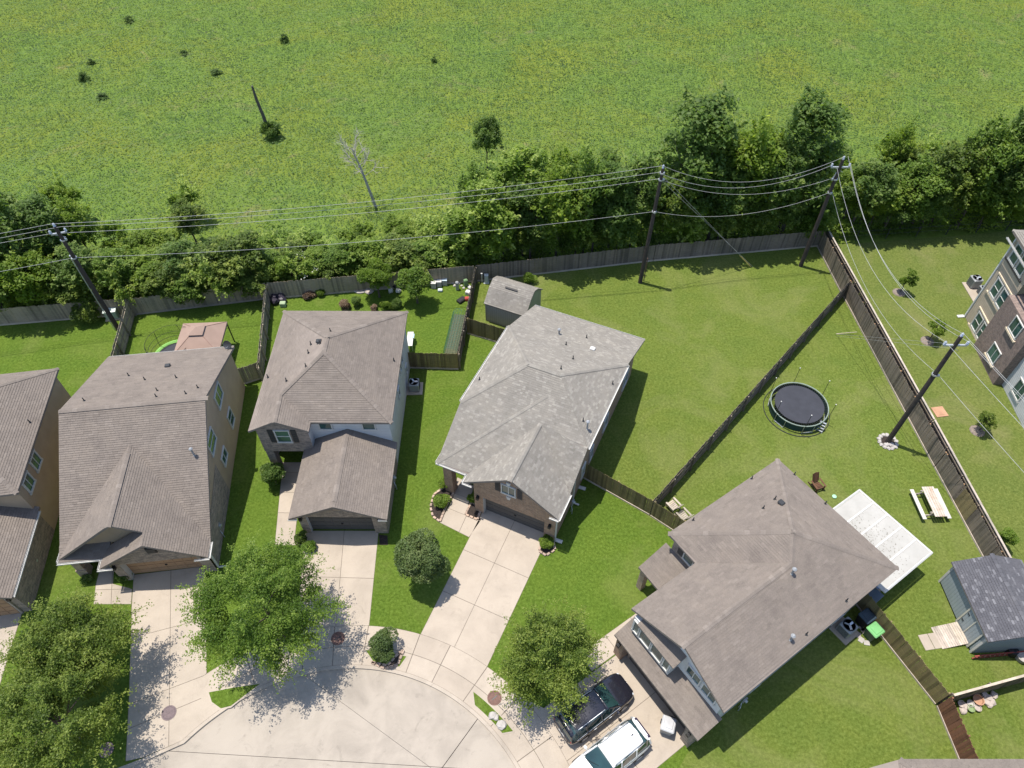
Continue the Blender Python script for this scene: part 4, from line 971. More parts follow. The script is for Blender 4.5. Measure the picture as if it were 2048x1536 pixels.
# ------------------------------------------------------------------ garden and yard things
def trampoline(loc, r, label, ring_mat, net):
    t = thing('trampoline', label, 'trampoline', loc)
    n = 36; z = .85
    MB().lathe([(r * .86, z - .02), (r * .86, z)], (0, 0, 0), n).build('mat', mk('jump_mat', (.035, .037, .047), rough=.75), t)
    fr = MB(); pts = [(r * math.cos(2 * math.pi * i / n), r * math.sin(2 * math.pi * i / n), z) for i in range(n + 1)]
    fr.tube(pts, .045, 6, False).build('frame_ring', ring_mat, t)
    for i in range(n * 2):
        a = math.pi * i / n
        if i == 0: sd = mesh_data('spring', *(lambda m: (m.v, m.f))(MB().tube([(r * .86, 0, z - .01), (r * .99, 0, z)], .014, 4)), M_DARKM)
        link('spring', sd, t, (0, 0, 0), (0, 0, a))
    if net:
        pd = MB().lathe([(r * .86, z + .02), (r * .86, z + .05), (r * 1.04, z + .05), (r * 1.04, z + .02), (r * .86, z + .02)], (0, 0, 0), n)
        pd.f = pd.f[:-2]; pd.build('safety_pad', ring_mat, t)
    for i in range(6):
        a = math.pi / 3 * i + .45; c, s_ = math.cos(a), math.sin(a); hh = 2.6 if net else 2.35
        bow = [(r * 1.08 * c, r * 1.08 * s_, 0), (r * (1.12 if net else 1.06) * c, r * (1.12 if net else 1.06) * s_, z + .5), (r * (1.0 if net else 1.07) * c, r * (1.0 if net else 1.07) * s_, hh)]
        MB().tube(bow, .02, 6).build('pole', M_BLACK, t)
        if not net: MB().lathe([(.02, hh), (.045, hh + .03), (.04, hh + .07), (.01, hh + .08)], (bow[2][0], bow[2][1], 0), 8).build('pole_cap', M_WHITE, t)
        MB().tube([(r * c, r * s_, z), (r * c, r * s_, .04), (r * math.cos(a + .4), r * math.sin(a + .4), .04), (r * math.cos(a + .4), r * math.sin(a + .4), z)], .03, 6).build('leg', M_STEEL, t)
    if net:
        k = MB(); m_ = 24
        for zz in (1.4, 1.9, 2.6): k.tube([((r * 1.02) * math.cos(2 * math.pi * i / m_), (r * 1.02) * math.sin(2 * math.pi * i / m_), zz) for i in range(m_ + 1)], .018, 4, False)
        for i in range(m_ * 3):
            a = 2 * math.pi * i / m_ / 3; k.tube([(r * 1.0 * math.cos(a), r * 1.0 * math.sin(a), z), (r * 1.04 * math.cos(a), r * 1.04 * math.sin(a), 1.7), (r * 1.02 * math.cos(a), r * 1.02 * math.sin(a), 2.6)], .006, 3, False)
        k.build('net', M_BLACK, t)
    else:
        pts = [(r * 1.16 * math.cos(2 * math.pi * i / n), r * 1.16 * math.sin(2 * math.pi * i / n), .04) for i in range(n + 1)]
        MB().tube(pts, .03, 5, False).build('ground_ring', M_DARKM, t)
        sk = MB().lathe([(r * .985, .12), (r * .985, z - .05)], (0, 0, 0), n); sk.f = sk.f[:-2]; sk.build('skirt', mk('skirt_green', (.02, .05, .045)), t)
    return t
wt = at(1599, 808, .85)
trampoline((wt.x, wt.y, 0), 2.13, 'large round black trampoline with six net poles on the right lawn', mk('teal_ring', (.30, .36, .30), rough=.45, metal=.4), False)
ld = thing('step_ladder', 'small metal step ladder leaning on the black trampoline', 'ladder', at(1640, 858), R(-35))
for sg in (-.22, .22): MB().tube([(sg, -.35, 0), (sg, .1, .85)], .025, 6).build('stile', M_STEEL, ld)
for k in range(4): MB().box((0, -.3 + .11 * k, .15 + .2 * k), (.46, .1, .03)).build('step', M_STEEL, ld)
wt = at(352, 712, .85)
trampoline((wt.x, wt.y, 0), 1.75, 'small trampoline with green pad and black net behind the big brown house', mk('green_pad', (.20, .42, .09), rough=.6), True)

gz = thing('gazebo', 'brown square canopy gazebo with vented top behind the big brown house', 'gazebo', (0, 0, 0))
g1, g2, g3, g4 = at(365, 656, 2.35), at(441, 648, 2.35), at(437, 696, 2.35), at(358, 704, 2.35)
gc = (g1 + g2 + g3 + g4) / 4; gc.z = 0; gz.location = gc; gz.rotation_euler.z = .06
M_CAN = mk('brown_canvas', (.29, .205, .165), (.25, .175, .14), 1.2, .85)
hs_ = 1.75
cr = lambda s_, z: [(-s_, -s_, z), (s_, -s_, z), (s_, s_, z), (-s_, s_, z)]
m = MB().add(cr(hs_, 2.3) + cr(.42, 3.15), [(0, 1, 5, 4), (1, 2, 6, 5), (2, 3, 7, 6), (3, 0, 4, 7)]); m.add(cr(hs_, 2.3) + cr(hs_, 2.1), [(0, 4, 5, 1), (1, 5, 6, 2), (2, 6, 7, 3), (3, 7, 4, 0)]); m.build('canopy', M_CAN, gz)
MB().add(cr(.56, 3.22) + [(0, 0, 3.55)], [(0, 1, 4), (1, 2, 4), (2, 3, 4), (3, 0, 4)]).build('vent_top', M_CAN, gz)
for i, (x, y) in enumerate(((-1, -1), (1, -1), (1, 1), (-1, 1))):
    MB().tube([(x * 1.7, y * 1.7, 0), (x * 1.7, y * 1.7, 2.3)], .05, 8).build('post', M_BLACK, gz)
    MB().tube([(x * hs_, y * hs_, 2.31), (x * .42, y * .42, 3.16)], .022, 5).build('seam', mk('seam_brown', (.26, .16, .13)), gz)
sd = thing('satellite_dish', 'grey satellite dish on the rear corner of the big brown roof', 'satellite dish', h1.o + h1.A * (39.2 - h1.s0) + h1.Lv * (-16.55 - h1.l0) + Vector((0, 0, 4.15)))
MB().tube([(0, 0, 0), (0, 0, .35)], .04, 8).build('mast', M_STEEL, sd); MB().lathe([(.05, 0), (.25, .03), (.38, .09), (.37, .11), (.24, .06), (.05, .03)], (0, 0, 0), 18, 1, .85).build('dish', M_DARKM, sd, (0, 0, .4), (R(55), 0, R(-20)))
MB().tube([(0, 0, .2), (.0, -.5, .55)], .02, 5).build('feed_arm', M_STEEL, sd)

pt = thing('picnic_table', 'weathered white picnic table with benches on the right lawn', 'picnic table', at(1856, 1023, .0) + Vector((.0, .35, 0)), R(2))
for k in range(5): MB().box((-.35 + .17 * k + .25, 0, .74), (.15, 2.35, .04)).build('plank', mk('patched_white', (.50, .45, .40), (.40, .33, .27), 2.5, .8) if k not in (2, 3) else mk('bare_plank', (.36, .26, .19), (.46, .40, .34), 3, .9), pt)
for sg, x in ((-1, -.75), (1, .95)): MB().box((x, 0, .44), (.26, 2.35, .04)).build('bench', mk('white_plank', (.50, .48, .45), (.40, .385, .35), 2, .8), pt)
for y in (-.85, .85):
    MB().box((.1, y, .40), (1.75, .05, .09)).box((.1, y + .05, .68), (.9, .05, .08)).build('cross_beam', M_PALE, pt)
    for sg in (-1, 1): MB().tube([(.1 + sg * .62, y, 0), (.1 + sg * .3, y, .7)], .045, 4).build('leg', M_PALE, pt)

def ac_unit(loc, rz, label, s_=.85, hh=.85, pad=True):
    a = thing('air_conditioner', label, 'air conditioner', loc, rz)
    if pad: MB().box((0, 0, .04), (s_ + .45, s_ + .45, .09), bev=.01).build('pad', M_CONC, a)
    MB().box((0, 0, .09 + hh / 2), (s_, s_, hh), bev=.06).build('cabinet', M_AC, a)
    MB().lathe([(s_ * .44, .1 + hh), (s_ * .45, .12 + hh), (s_ * .40, .125 + hh), (s_ * .40, .1 + hh)], (0, 0, 0), 20).build('fan_ring', M_BLACK, a)
    for k in range(3): MB().box((.16 * math.cos(k * 2.09), .16 * math.sin(k * 2.09), .13 + hh), (.28, .13, .012), k * 2.09, rx=.3).build('fan_blade', M_STEEL, a)
    for k in range(9):
        for f_ in (-1, 1): MB().box((f_ * (s_ / 2 + .004), 0, .2 + k * hh / 11), (.012, s_ * .8, .02)).build('louvre', M_DARKM, a)
ac_unit(at(830, 778), .02, 'grey air conditioner beside the white house wall', .8, .8)
ac_unit(at(1688, 1262), R(34.4), 'air conditioner in the shade by the large house', .85, .85)
ac_unit(at(1944, 572), .1, 'first outdoor air conditioner at the apartment building, left one', .85, .9, False); ac_unit(at(1962, 588), .1, 'smaller outdoor air conditioner nearest the apartment wall', .7, .7, False)
tag(MB().box((0, 0, .03), (1.6, 2.6, .06), bev=.01).build('concrete_pad', M_CONC, None, at(1953, 585)), 'pale concrete pad under the two apartment air conditioners', 'pad')

def bin_(loc, rz, label, body, lid, mat_l):
    b = thing('wheelie_bin', label, 'bin', loc, rz)
    v = [(-.27, -.3, 0), (.27, -.3, 0), (.27, .26, 0), (-.27, .26, 0), (-.36, -.4, 1.0), (.36, -.4, 1.0), (.36, .38, 1.0), (-.36, .38, 1.0)]
    MB().add(v, [(3, 2, 1, 0), (0, 1, 5, 4), (1, 2, 6, 5), (2, 3, 7, 6), (3, 0, 4, 7), (4, 5, 6, 7)]).build('body', body, b)
    MB().box((0, -.02, 1.04), (.78, .84, .1), bev=.05).box((0, .02, 1.10), (.52, .56, .05), bev=.02).build('lid', mat_l, b)
    MB().tube([(-.3, .44, 1.02), (.3, .44, 1.02)], .022, 6).build('handle', M_BLACK, b)
    for sg in (-1, 1): MB().tube([(sg * .28, .3, .13), (sg * .36, .3, .13)], .13, 12).build('wheel', M_BLACK, b)
bin_(at(1739, 1272), R(-60), 'bin with bright green lid beside the brown fence', mk('dark_green_plastic', (.02, .07, .035), rough=.5), None, mk('lime_lid', (.15, .38, .14), rough=.45))
bin_(at(1723, 1245), R(-60), 'dark bin in the shade next to the green-lidded bin', M_BLACK, None, mk('blue_black_lid', (.03, .05, .07), rough=.4))
bin_(at(1331, 1458), R(-20), 'grey bin standing on the driveway by the garage corner', M_AC, None, mk('grey_lid', (.42, .42, .43), rough=.4))
tag(MB().box((0, 0, .35), (.9, .7, .7), bev=.05).box((0, 0, .72), (.95, .75, .06), bev=.02).build('storage_box', mk('slate_plastic', (.12, .15, .19), rough=.6), None, at(1740, 1200), (0, 0, R(34))), 'slate blue storage box in the shade behind the brown fence', 'storage box')
tag(MB().box((0, 0, .05), (.5, .28, .1), bev=.03).build('blue_tarp', mk('blue_plastic', (.12, .22, .55), rough=.5), None, at(1757, 1172, 2.2) * 1.0, (0, .25, R(34))), 'bright blue scrap hanging at the corner of the patio cover', 'scrap')
for k, (x, y, c_) in enumerate(((1708, 1262, 0), (1716, 1270, 0), (1724, 1257, 0), (1733, 1286, 1), (1722, 1280, 1), (1727, 1262, 0), (1676, 1243, 0))):
    tag(MB().box((0, 0, .03), (.36, .30, .06), bev=.015).build('paving_stone', M_ROCK if not c_ else M_ROCKW, None, at(x, y), (0, 0, k)), 'loose paving stone by the bins of the large house', 'paving stone', 'loose paving stones by the bins')

def adirondack(loc, rz, label, mat):
    c = thing('garden_chair', label, 'chair', loc, rz)
    for k in range(5): MB().box((0, -.3 + .12 * k, .38 - .025 * k), (.52, .1, .022), rx=-.2).build('seat_slat', mat, c)
    for k in range(5): MB().box((-.22 + .11 * k, .42, .72), (.095, .022, .85 - .06 * abs(k - 2)), rx=-.42).build('back_slat', mat, c)
    for sg in (-1, 1):
        MB().box((sg * .34, -.02, .55), (.13, .75, .025), bev=.01).build('armrest', mat, c)
        MB().box((sg * .3, -.35, .27), (.04, .1, .55)).build('leg', mat, c); MB().box((sg * .29, .1, .2), (.04, .95, .1), rx=-.28).build('leg', mat, c)
adirondack(at(1345, 1016), R(215), 'larger grey slatted garden chair behind the short mossy fence', M_PALE)
adirondack(at(1365, 1036), R(215), 'second grey slatted garden chair nearest the large house roof', M_PALE)
adirondack(at(1632, 975), R(20), 'dark brown wooden garden chair on the path behind the large house', mk_obj_tint('dark_chair_wood', (.13, .07, .045), .3))
tag(MB().lathe([(.1, 0), (.16, .05), (.15, .1), (.05, .13)], (0, 0, 0), 12).build('sprinkler_lid', mk('mint_plastic', (.35, .62, .42)), None, at(1668, 994)), 'small mint green lid in the grass by the patio cover', 'lid')

# manholes
def manhole(loc, r, label, mat=None, z=.018):
    m_ = thing('manhole_cover', label, 'manhole cover', (loc.x, loc.y, z))
    MB().lathe([(r, 0), (r, .012), (r * .8, .012), (r * .8, 0)], (0, 0, 0), 28).build('rim', mat or M_RUST, m_)
    MB().lathe([(r * .78, 0), (r * .78, .01), (.01, .011)], (0, 0, 0), 28).build('lid', mat or M_RUST, m_)
    MB().box((0, 0, .014), (r * .9, r * .14, .012), .7).build('lifting_bar', mat or M_DARKM, m_)
manhole(at(338, 1426), .42, 'grey round manhole cover in the brown house driveway', mk('grey_iron', (.16, .12, .125), (.11, .085, .09), 9, .8))
manhole(at(989, 1396), .42, 'red-brown manhole cover beside the grass island with rocks'); manhole(at(676, 1277), .42, 'rusty manhole cover dappled by shade of the big tree'); manhole(at(213, 1500), .4, 'manhole cover under the lower left tree', mk('grey_iron', (.16, .12, .125)))
for k, (x, y, r_) in enumerate(((985, 1432, .26), (1004, 1450, .3), (992, 1436, .18))): tag(MB().rock((0, 0, .1), r_, .6, 60 + k).build('boulder', M_ROCKW, None, at(x, y)), ('left grey boulder', 'larger grey boulder near the curb', 'smallest boulder')[k] + ' in the grass island', 'rock')
tag(MB().box((0, 0, .03), (.95, .95, .06), bev=.01).box((0, 0, .05), (.62, .62, .05)).build('utility_cover', mk('terracotta', (.42, .24, .15)), None, at(1879, 824), (0, 0, .15)), 'square terracotta utility cover by the apartment fence', 'cover')
for k, (x, y) in enumerate(((1163, 976), (1116, 1082))): tag(MB().box((0, 0, .04), (.6, .26, .09), bev=.02).build('splash_block', M_WHITE, None, at(x, y), (0, 0, R(-20))), ('rear', 'front')[k] + ' white splash block below a downspout of the brick house', 'splash block')
h = h5; tag(MB().box((0, 0, .04), (.6, .3, .09), bev=.02).build('splash_block', M_WHITE, None, at(1921, 633), (0, 0, .1)), 'white splash block at the apartment corner', 'splash block')
def meter(loc, rz, label):
    t = thing('utility_meter', label, 'meter', loc, rz)
    MB().box((0, 0, .9), (.12, .3, .45), bev=.02).build('meter_box', M_AC, t); MB().lathe([(.09, 0), (.09, .1), (.03, .12)], (0, 0, 0), 12).build('dial', M_STEEL, t, (.06, 0, .95), (0, R(90), 0)); MB().tube([(0, -.2, 0), (0, -.2, .7), (.12, -.35, .5), (.12, -.35, 0)], .03, 6).build('pipe', M_STEEL, t)
meter(at(1144, 1018), R(-24), 'meter and pipes on the side wall of the brick house'); meter(at(791, 970), 0, 'meter on the side wall of the white house garage'); meter(at(447, 1065), .12, 'meter on the stone side wall of the big brown house'); meter(at(84, 1135), .15, 'meter on the side wall of the far left house'); meter(at(1482, 1410), R(-55), 'meter on the shaded side of the large house')

# garden yard clutter
wb = at(821, 668, 1.0)
tb = thing('folding_table', 'white table against the wall of the white house', 'table', at(822, 690), .02)
MB().box((0, 0, .74), (.5, 1.6, .05), bev=.015).build('tabletop', M_WHITE, tb)
for x in (-.2, .2):
    for y in (-.7, .7): MB().tube([(x, y, 0), (x, y, .72)], .02, 6).build('leg', M_STEEL, tb)
v = []; n_ = 9
for i in range(n_):
    for j in range(n_): x, y = -.2 + .4 * i / 8, -.25 + .5 * j / 8; v.append((x, y, .79 + .05 * math.sin(i * 1.3 + j) * math.cos(j * .9)))
tag(mesh('cloth', v, [(i * n_ + j, (i + 1) * n_ + j, (i + 1) * n_ + j + 1, i * n_ + j + 1) for i in range(8) for j in range(8)], mk('pale_blue_cloth', (.5, .62, .72)), None, at(822, 690) + Vector((.12, .3, 0))), 'pale blue crumpled cloth on the white table', 'cloth')
for k, (x, y) in enumerate(((868, 574), (879, 571), (890, 568))):
    b = thing('storage_crate', ('left', 'middle', 'right')[k] + ' white lidded box of three by the rear garden fence', 'box', at(x, y))
    MB().box((0, 0, .28), (.42, .5, .56), bev=.02).build('body', mk('beige_box', (.45, .42, .40)), b); MB().box((0, 0, .6), (.46, .54, .08), bev=.02).build('lid', (M_WHITE, M_WHITE, mk('pale_blue_lid', (.6, .7, .76)))[k], b)
tag(MB().box((0, 0, .12), (.4, .3, .24), bev=.04).build('storage_tub', mk('clear_tub', (.6, .66, .7)), None, at(880, 577) + Vector((.05, -.35, 0))), 'small clear tub in front of the three white boxes', 'tub')
for k, (x, y, lb, mt, dm) in enumerate(((915, 579, 'grey upright box standing on the garden lawn', M_AC, (.28, .3, .9)), (932, 572, 'green water can-like box in the garden corner', mk('dull_green', (.16, .26, .13)), (.35, .3, .75)), (923, 602, 'black folded chair frame in the garden corner', M_BLACK, (.8, .5, .25)), (937, 588, 'white sack in the garden corner', M_WHITE, (.4, .5, .35)), (935, 600, 'red plastic tub in the garden corner', mk('red_plastic', (.4, .06, .05), rough=.5), (.35, .45, .3)), (929, 553, 'dark red wheelbarrow-like tub by the rear fence', mk('dark_red', (.2, .035, .03)), (.5, .35, .3)), (940, 580, 'white bucket by the garden side fence', M_WHITE, (.3, .3, .4)))):
    m = MB().box((0, 0, dm[2] / 2), dm, bev=.04).box((0, 0, dm[2]), (dm[0] * .7, dm[1] * .7, .06), bev=.02)
    tag(m.build('garden_item', mt, None, at(x, y), (0, 0, .4 * k)), lb, 'garden item')
for k in range(9): tag(MB().rock((0, 0, .06), random.uniform(.1, .16), .6, 90 + k).build('stone', M_ROCKW, None, at(905 + 4.5 * k, 567 + 5 * (k % 3))), 'small pale stone in the garden corner', 'stone', 'pale stones in garden corner')
nb = thing('netted_bed', 'narrow vegetable bed under dark green netting along garden fence', 'garden bed', at(911, 670), R(-7))
MB().box((0, 0, .09), (1.0, 4.6, .18), bev=.02).build('soil', mk('bed_soil', (.10, .10, .06), (.06, .08, .04), 6), nb)
k_ = MB()
for i in range(24):
    y = -2.3 + 4.6 * i / 23; k_.tube([(-.6, y, .0), (-.55, y, .6), (-.3, y, .85), (.3, y, .85), (.55, y, .6), (.6, y, 0)], .012, 3, False)
for i in range(9):
    a = math.pi * i / 8; k_.tube([(-.58 * math.cos(a), -2.3, .86 * math.sin(a) ** .6), (-.58 * math.cos(a), 2.3, .86 * math.sin(a) ** .6)], .012, 3, False)
k_.build('net', mk('net_green', (.03, .11, .09)), nb)
cl = thing('bin_bags', 'pile of black bags and a green tub in the left garden corner', 'bags', at(558, 604))
for k, (x, y, r_) in enumerate(((-.4, .3, .42), (.1, .45, .4), (.35, 0, .36), (-.25, -.2, .38))): MB().rock((x, y, .3), r_, .85, 120 + k).build('bag', mk('purple_black', (.035, .03, .045), rough=.35), cl)
MB().box((.5, -.5, .22), (.5, .42, .44), bev=.04).build('tub', mk('pale_green_tub', (.30, .38, .24)), cl)
tag(MB().lathe([(.62, 0), (.66, .1), (.55, .16), (.45, .1), (.1, .08)], (0, 0, 0), 18, 1, .8).build('stone_basin', M_ROCKW, None, at(721, 580)), 'low pale oval stone basin by the rear garden fence', 'basin')
tag(MB().rock((0, 0, .1), .4, .4, 5).build('flat_stone', M_ROCK, None, at(738, 584)), 'flat tan stone beside the oval basin', 'stone')
for k, (x, y) in enumerate(((790, 575), (797, 585), (782, 585))): tag(MB().rock((0, 0, .2), .26, .9, 140 + k).build('sack', (M_BLACK, M_WHITE, M_WHITE)[k], None, at(x, y)), ('black', 'white', 'lower white')[k] + ' bag between the two round garden trees', 'bag')
# pots by the low fence
PM = (mk('terracotta', (.42, .24, .15)), M_ROCKW, mk('moss_green', (.22, .30, .14)), M_ROCK)
for k, (x, y, r_, mi, lb) in enumerate(((1952, 1403, .30, 0, 'large terracotta bowl pot'), (1938, 1409, .2, 1, 'white round pot'), (1939, 1419, .2, 2, 'mossy green pot'), (1953, 1418, .19, 3, 'brown tilted pot'), (1920, 1410, .2, 3, 'dull pot next to the red-brown fence'))):
    tag(MB().lathe([(r_ * .7, 0), (r_, r_ * 1.1), (r_ * 1.06, r_ * 1.15), (r_ * .9, r_ * 1.15), (r_ * .8, r_ * .8), (.02, r_ * .8)], (0, 0, 0), 16).build('flower_pot', PM[mi], None, at(x, y)), lb + ' among pots at the low dark fence', 'pot')
for k, (x, y) in enumerate(((1968, 1392), (1976, 1397), (1972, 1406), (1983, 1404), (1986, 1390), (1964, 1402), (1978, 1410), (1925, 1423), (1929, 1414))):
    tag(MB().rock((0, 0, .1), .22, .55, 160 + k).build('field_stone', M_ROCK, None, at(x, y)), 'pinkish field stone in the heap beside the flower pots', 'stone', 'stones heaped by the pots')
tx = thing('transformer_box', 'pale green transformer box behind the left pole', 'utility box', at(228, 634), .2)
MB().box((0, 0, .06), (1.2, 1.0, .12), bev=.01).build('pad', M_CONC, tx); MB().box((0, 0, .5), (1.0, .8, .8), bev=.04).build('cabinet', mk('transformer_green', (.30, .38, .33)), tx); MB().box((0, -.02, .93), (1.06, .86, .07), bev=.02).build('lid', mk('transformer_top', (.55, .6, .56)), tx)
# planting beds
def bed(name, poly, label, stones=True, z=.05, step=.26, mat=None, group=None):
    b = tag(MB().slab([A0(*q) for q in poly], 0, z).build(name, mat or M_MULCH), label, 'bed')
    if stones:
        P = [Vector(A0(*q)) for q in poly]; k = 0
        for i in range(len(P)):
            a, c = P[i], P[(i + 1) % len(P)]; n = max(1, int((c - a).length / step)); rz = math.atan2((c - a).y, (c - a).x)
            for j in range(n):
                q = a.lerp(c, (j + .5) / n); MB().box((q.x, q.y, .07), (step * .94, .15, .14), rz + random.uniform(-.06, .06), bev=.02).build('edging_block', mk_obj_tint('pinkish_block', (.50, .37, .30), .3), b)
    return b
bed('planting_bed', [(903, 965), (915, 972), (893, 1012), (880, 1044), (866, 1034), (861, 1015), (868, 990)], 'mulch bed with pinkish stone edging at the brick house porch')
bed('planting_bed', [(943, 1005), (953, 1010), (962, 1020), (955, 1040), (931, 1030)], 'small mulch bed between path and garage of the brick house')
bed('planting_bed', [(1083, 1083), (1100, 1090), (1107, 1085), (1110, 1100), (1092, 1112), (1078, 1103)], 'mulch bed at the right corner of the brick house driveway')
bed('planter', [(742, 1325), (775, 1332), (797, 1308), (808, 1300), (796, 1330), (770, 1338)], 'low stone planter at the grass island bush', z=.12)
bed('mulch_patch', [(758, 1070), (775, 1072), (776, 1090), (760, 1090)], 'bare mulch patch at the white house garage corner', False)

# ------------------------------------------------------------------ vegetation
def quads_mesh(name, V, mat, tint):
    """V: (n,4,3) array of quads"""
    n = len(V); me = bpy.data.meshes.new(name)
    me.vertices.add(n * 4); me.vertices.foreach_set('co', np.ascontiguousarray(V, dtype=np.float32).reshape(-1))
    me.loops.add(n * 4); me.loops.foreach_set('vertex_index', np.arange(n * 4, dtype=np.int32))
    me.polygons.add(n); me.polygons.foreach_set('loop_start', np.arange(0, n * 4, 4, dtype=np.int32)); me.polygons.foreach_set('loop_total', np.full(n, 4, dtype=np.int32))
    me.materials.append(mat); a = me.attributes.new('tint', 'FLOAT', 'FACE'); a.data.foreach_set('value', np.asarray(tint, dtype=np.float32))
    me.update(calc_edges=True); return me
def leaf_quads(c, size, up=.6, aspect=.55, droop=0., g=rng):
    n = len(c); nrm = g.normal(size=(n, 3)); nrm[:, 2] = np.abs(nrm[:, 2]) + up; nrm /= np.linalg.norm(nrm, axis=1)[:, None]
    d = g.normal(size=(n, 3)); d[:, 2] -= droop; d -= nrm * (d * nrm).sum(1)[:, None]; d /= np.linalg.norm(d, axis=1)[:, None] + 1e-9
    w = np.cross(nrm, d); s = (size * g.uniform(.6, 1.3, n))[:, None]
    return np.stack([c - d * s, c + w * s * aspect, c + d * s, c - w * s * aspect], 1)
def crown(lobes, n, size, seed, up=.6, shell=.55, droop=0., sprays=0, spray_len=.9, aspect=.55):
    g = np.random.default_rng(seed); lb = np.array([(*c, *((r, r, r * .85) if not hasattr(r, '__len__') else r)) for c, r in lobes])
    wt = lb[:, 3] * lb[:, 4]; wt = wt / wt.sum(); idx = g.choice(len(lb), n, p=wt)
    d = g.normal(size=(n, 3)); d /= np.linalg.norm(d, axis=1)[:, None]; d[:, 2] = np.where(d[:, 2] < -.35, -d[:, 2], d[:, 2])
    rad = shell + (1 - shell) * g.random(n) ** .6
    c = lb[idx, :3] + d * lb[idx, 3:6] * rad[:, None]
    lt = g.random(len(lb)); t = .28 + .32 * lt[idx] + .3 * (g.random(n) - .5)
    parts = [c]; ts = [t]
    if sprays:
        ctr = np.average(lb[:, :3], axis=0, weights=wt); k = 26
        for i in range(sprays):
            j = g.integers(len(lb)); dd = lb[j, :3] - ctr; dd = dd / (np.linalg.norm(dd) + 1e-6) + g.normal(size=3) * .45; dd /= np.linalg.norm(dd)
            dd[2] = max(dd[2], -.3)
            st = lb[j, :3] + dd * lb[j, 3:6] * .7; u = g.random(k); L = spray_len * g.uniform(.5, 1.3)
            pts = st + dd * (u * L)[:, None]; pts[:, 2] -= droop * .35 * u ** 2 * L; pts += g.normal(size=(k, 3)) * .075
            parts.append(pts); ts.append(.5 + .35 * g.random(k))
    c = np.concatenate(parts); t = np.concatenate(ts)
    return leaf_quads(c, size, up, aspect, droop, g), t
def trunk_mb(hgt, r, lobes, seed, split=.35, nb=9):
    rr = random.Random(seed); m = MB(); top = Vector((rr.uniform(-.1, .1) * hgt * .3, rr.uniform(-.1, .1) * hgt * .3, hgt * .8))
    m.tube([(0, 0, -.1), (0, 0, .15), top * .5, top], [r * 1.5, r, r * .75, r * .3], 9)
    for c, q in rr.sample(lobes, min(nb, len(lobes))):
        s_ = top * rr.uniform(split, .85); e = Vector(c); mid = s_.lerp(e, .5) + Vector((0, 0, rr.uniform(.0, .3)))
        m.tube([s_, mid, e], [r * .4, r * .25, r * .08], 5)
    return m
def ellipsoid_lobes(center, rx, ry, rz, n, r0, r1, seed, low=-.5):
    rr = random.Random(seed); out = []
    while len(out) < n:
        x, y, z = (rr.uniform(-1, 1) for _ in range(3))
        q = x * x + y * y + z * z
        if q > 1 or z < low or (q < .25 and rr.random() < .6): continue
        out.append(((center[0] + x * rx, center[1] + y * ry, center[2] + z * rz), rr.uniform(r0, r1)))
    return out

M_LF_ELM = mk_leaf('elm_leaf', (0.034, 0.074, 0.009), (0.105, 0.178, 0.022), (0.24, 0.31, 0.06), 0.45)
M_LF_OAK = mk_leaf('oak_leaf', (0.03, 0.055, 0.014), (0.085, 0.128, 0.036), (0.19, 0.22, 0.085), 0.3)
M_LF_YEL = mk_leaf('yellow_leaf', (0.034, 0.066, 0.009), (0.104, 0.155, 0.022), (0.26, 0.305, 0.065), 0.42)
M_LF_DRK = mk_leaf('dark_leaf', (0.042, 0.088, 0.018), (0.118, 0.19, 0.042), (0.27, 0.335, 0.1), 0.55)
M_LF_MID = mk_leaf('mid_leaf', (0.055, 0.105, 0.012), (0.155, 0.235, 0.03), (0.33, 0.4, 0.08), 0.58)
M_LF_PAL = mk_leaf('pale_leaf', (0.065, 0.12, 0.014), (0.185, 0.275, 0.04), (0.46, 0.52, 0.17), 0.55)
M_LF_RED = mk_leaf('russet_leaf', (0.079, 0.053, 0.040), (0.180, 0.120, 0.078), (0.312, 0.240, 0.144), .3)

def tree(name, label, cat, loc, lobes, n, size, mat, seed, th, tr, group=None, **kw):
    t = thing(name, label, cat, loc, 0, group)
    V, tt = crown(lobes, n, size, seed, **kw)
    link('crown', quads_mesh('crown', V, mat, tt), t)
    trunk_mb(th, tr, lobes, seed).build('trunk', M_BARK, t, smooth=True)
    return t
def front(px, py, zc, rx, ry, rz, nl, r0, r1, n, size, mat, seed, label, sprays, **kw):
    w = at(px, py, zc); lobes = ellipsoid_lobes((0, 0, zc), rx, ry, rz, nl, r0, r1, seed)
    return tree('street_tree', label, 'tree', (w.x, w.y, 0), lobes, n, size, mat, seed, zc + rz * .6, .14, sprays=sprays, **kw)
front(528, 1215, 4.6, 3.5, 3.4, 2.7, 105, .38, .85, 44000, .06, M_LF_ELM, 11, 'large bright green tree over the kerb between two driveways', 430, droop=.5, shell=.25, spray_len=1.1)
front(150, 1285, 3.6, 2.8, 2.2, 2.1, 80, .35, .75, 29000, .06, M_LF_YEL, 12, 'upper of two olive green trees at lower left', 380, droop=.4, shell=.25, spray_len=1.0)
front(95, 1435, 3.8, 3.3, 2.8, 2.3, 95, .38, .8, 38000, .06, M_LF_YEL, 13, 'lower of two olive green trees in the bottom left corner', 450, droop=.4, shell=.25, spray_len=1.0)
front(843, 1118, 2.9, 1.15, 1.15, 1.5, 40, .5, .72, 20000, .065, M_LF_OAK, 14, 'dense dark rounded tree on the lawn between two driveways', 10, shell=.8, spray_len=.3)
front(1105, 1320, 4.0, 2.35, 2.2, 2.3, 85, .35, .7, 30000, .058, M_LF_YEL, 15, 'olive green tree shading the rear of the black car', 400, droop=.5, shell=.25, spray_len=1.0)

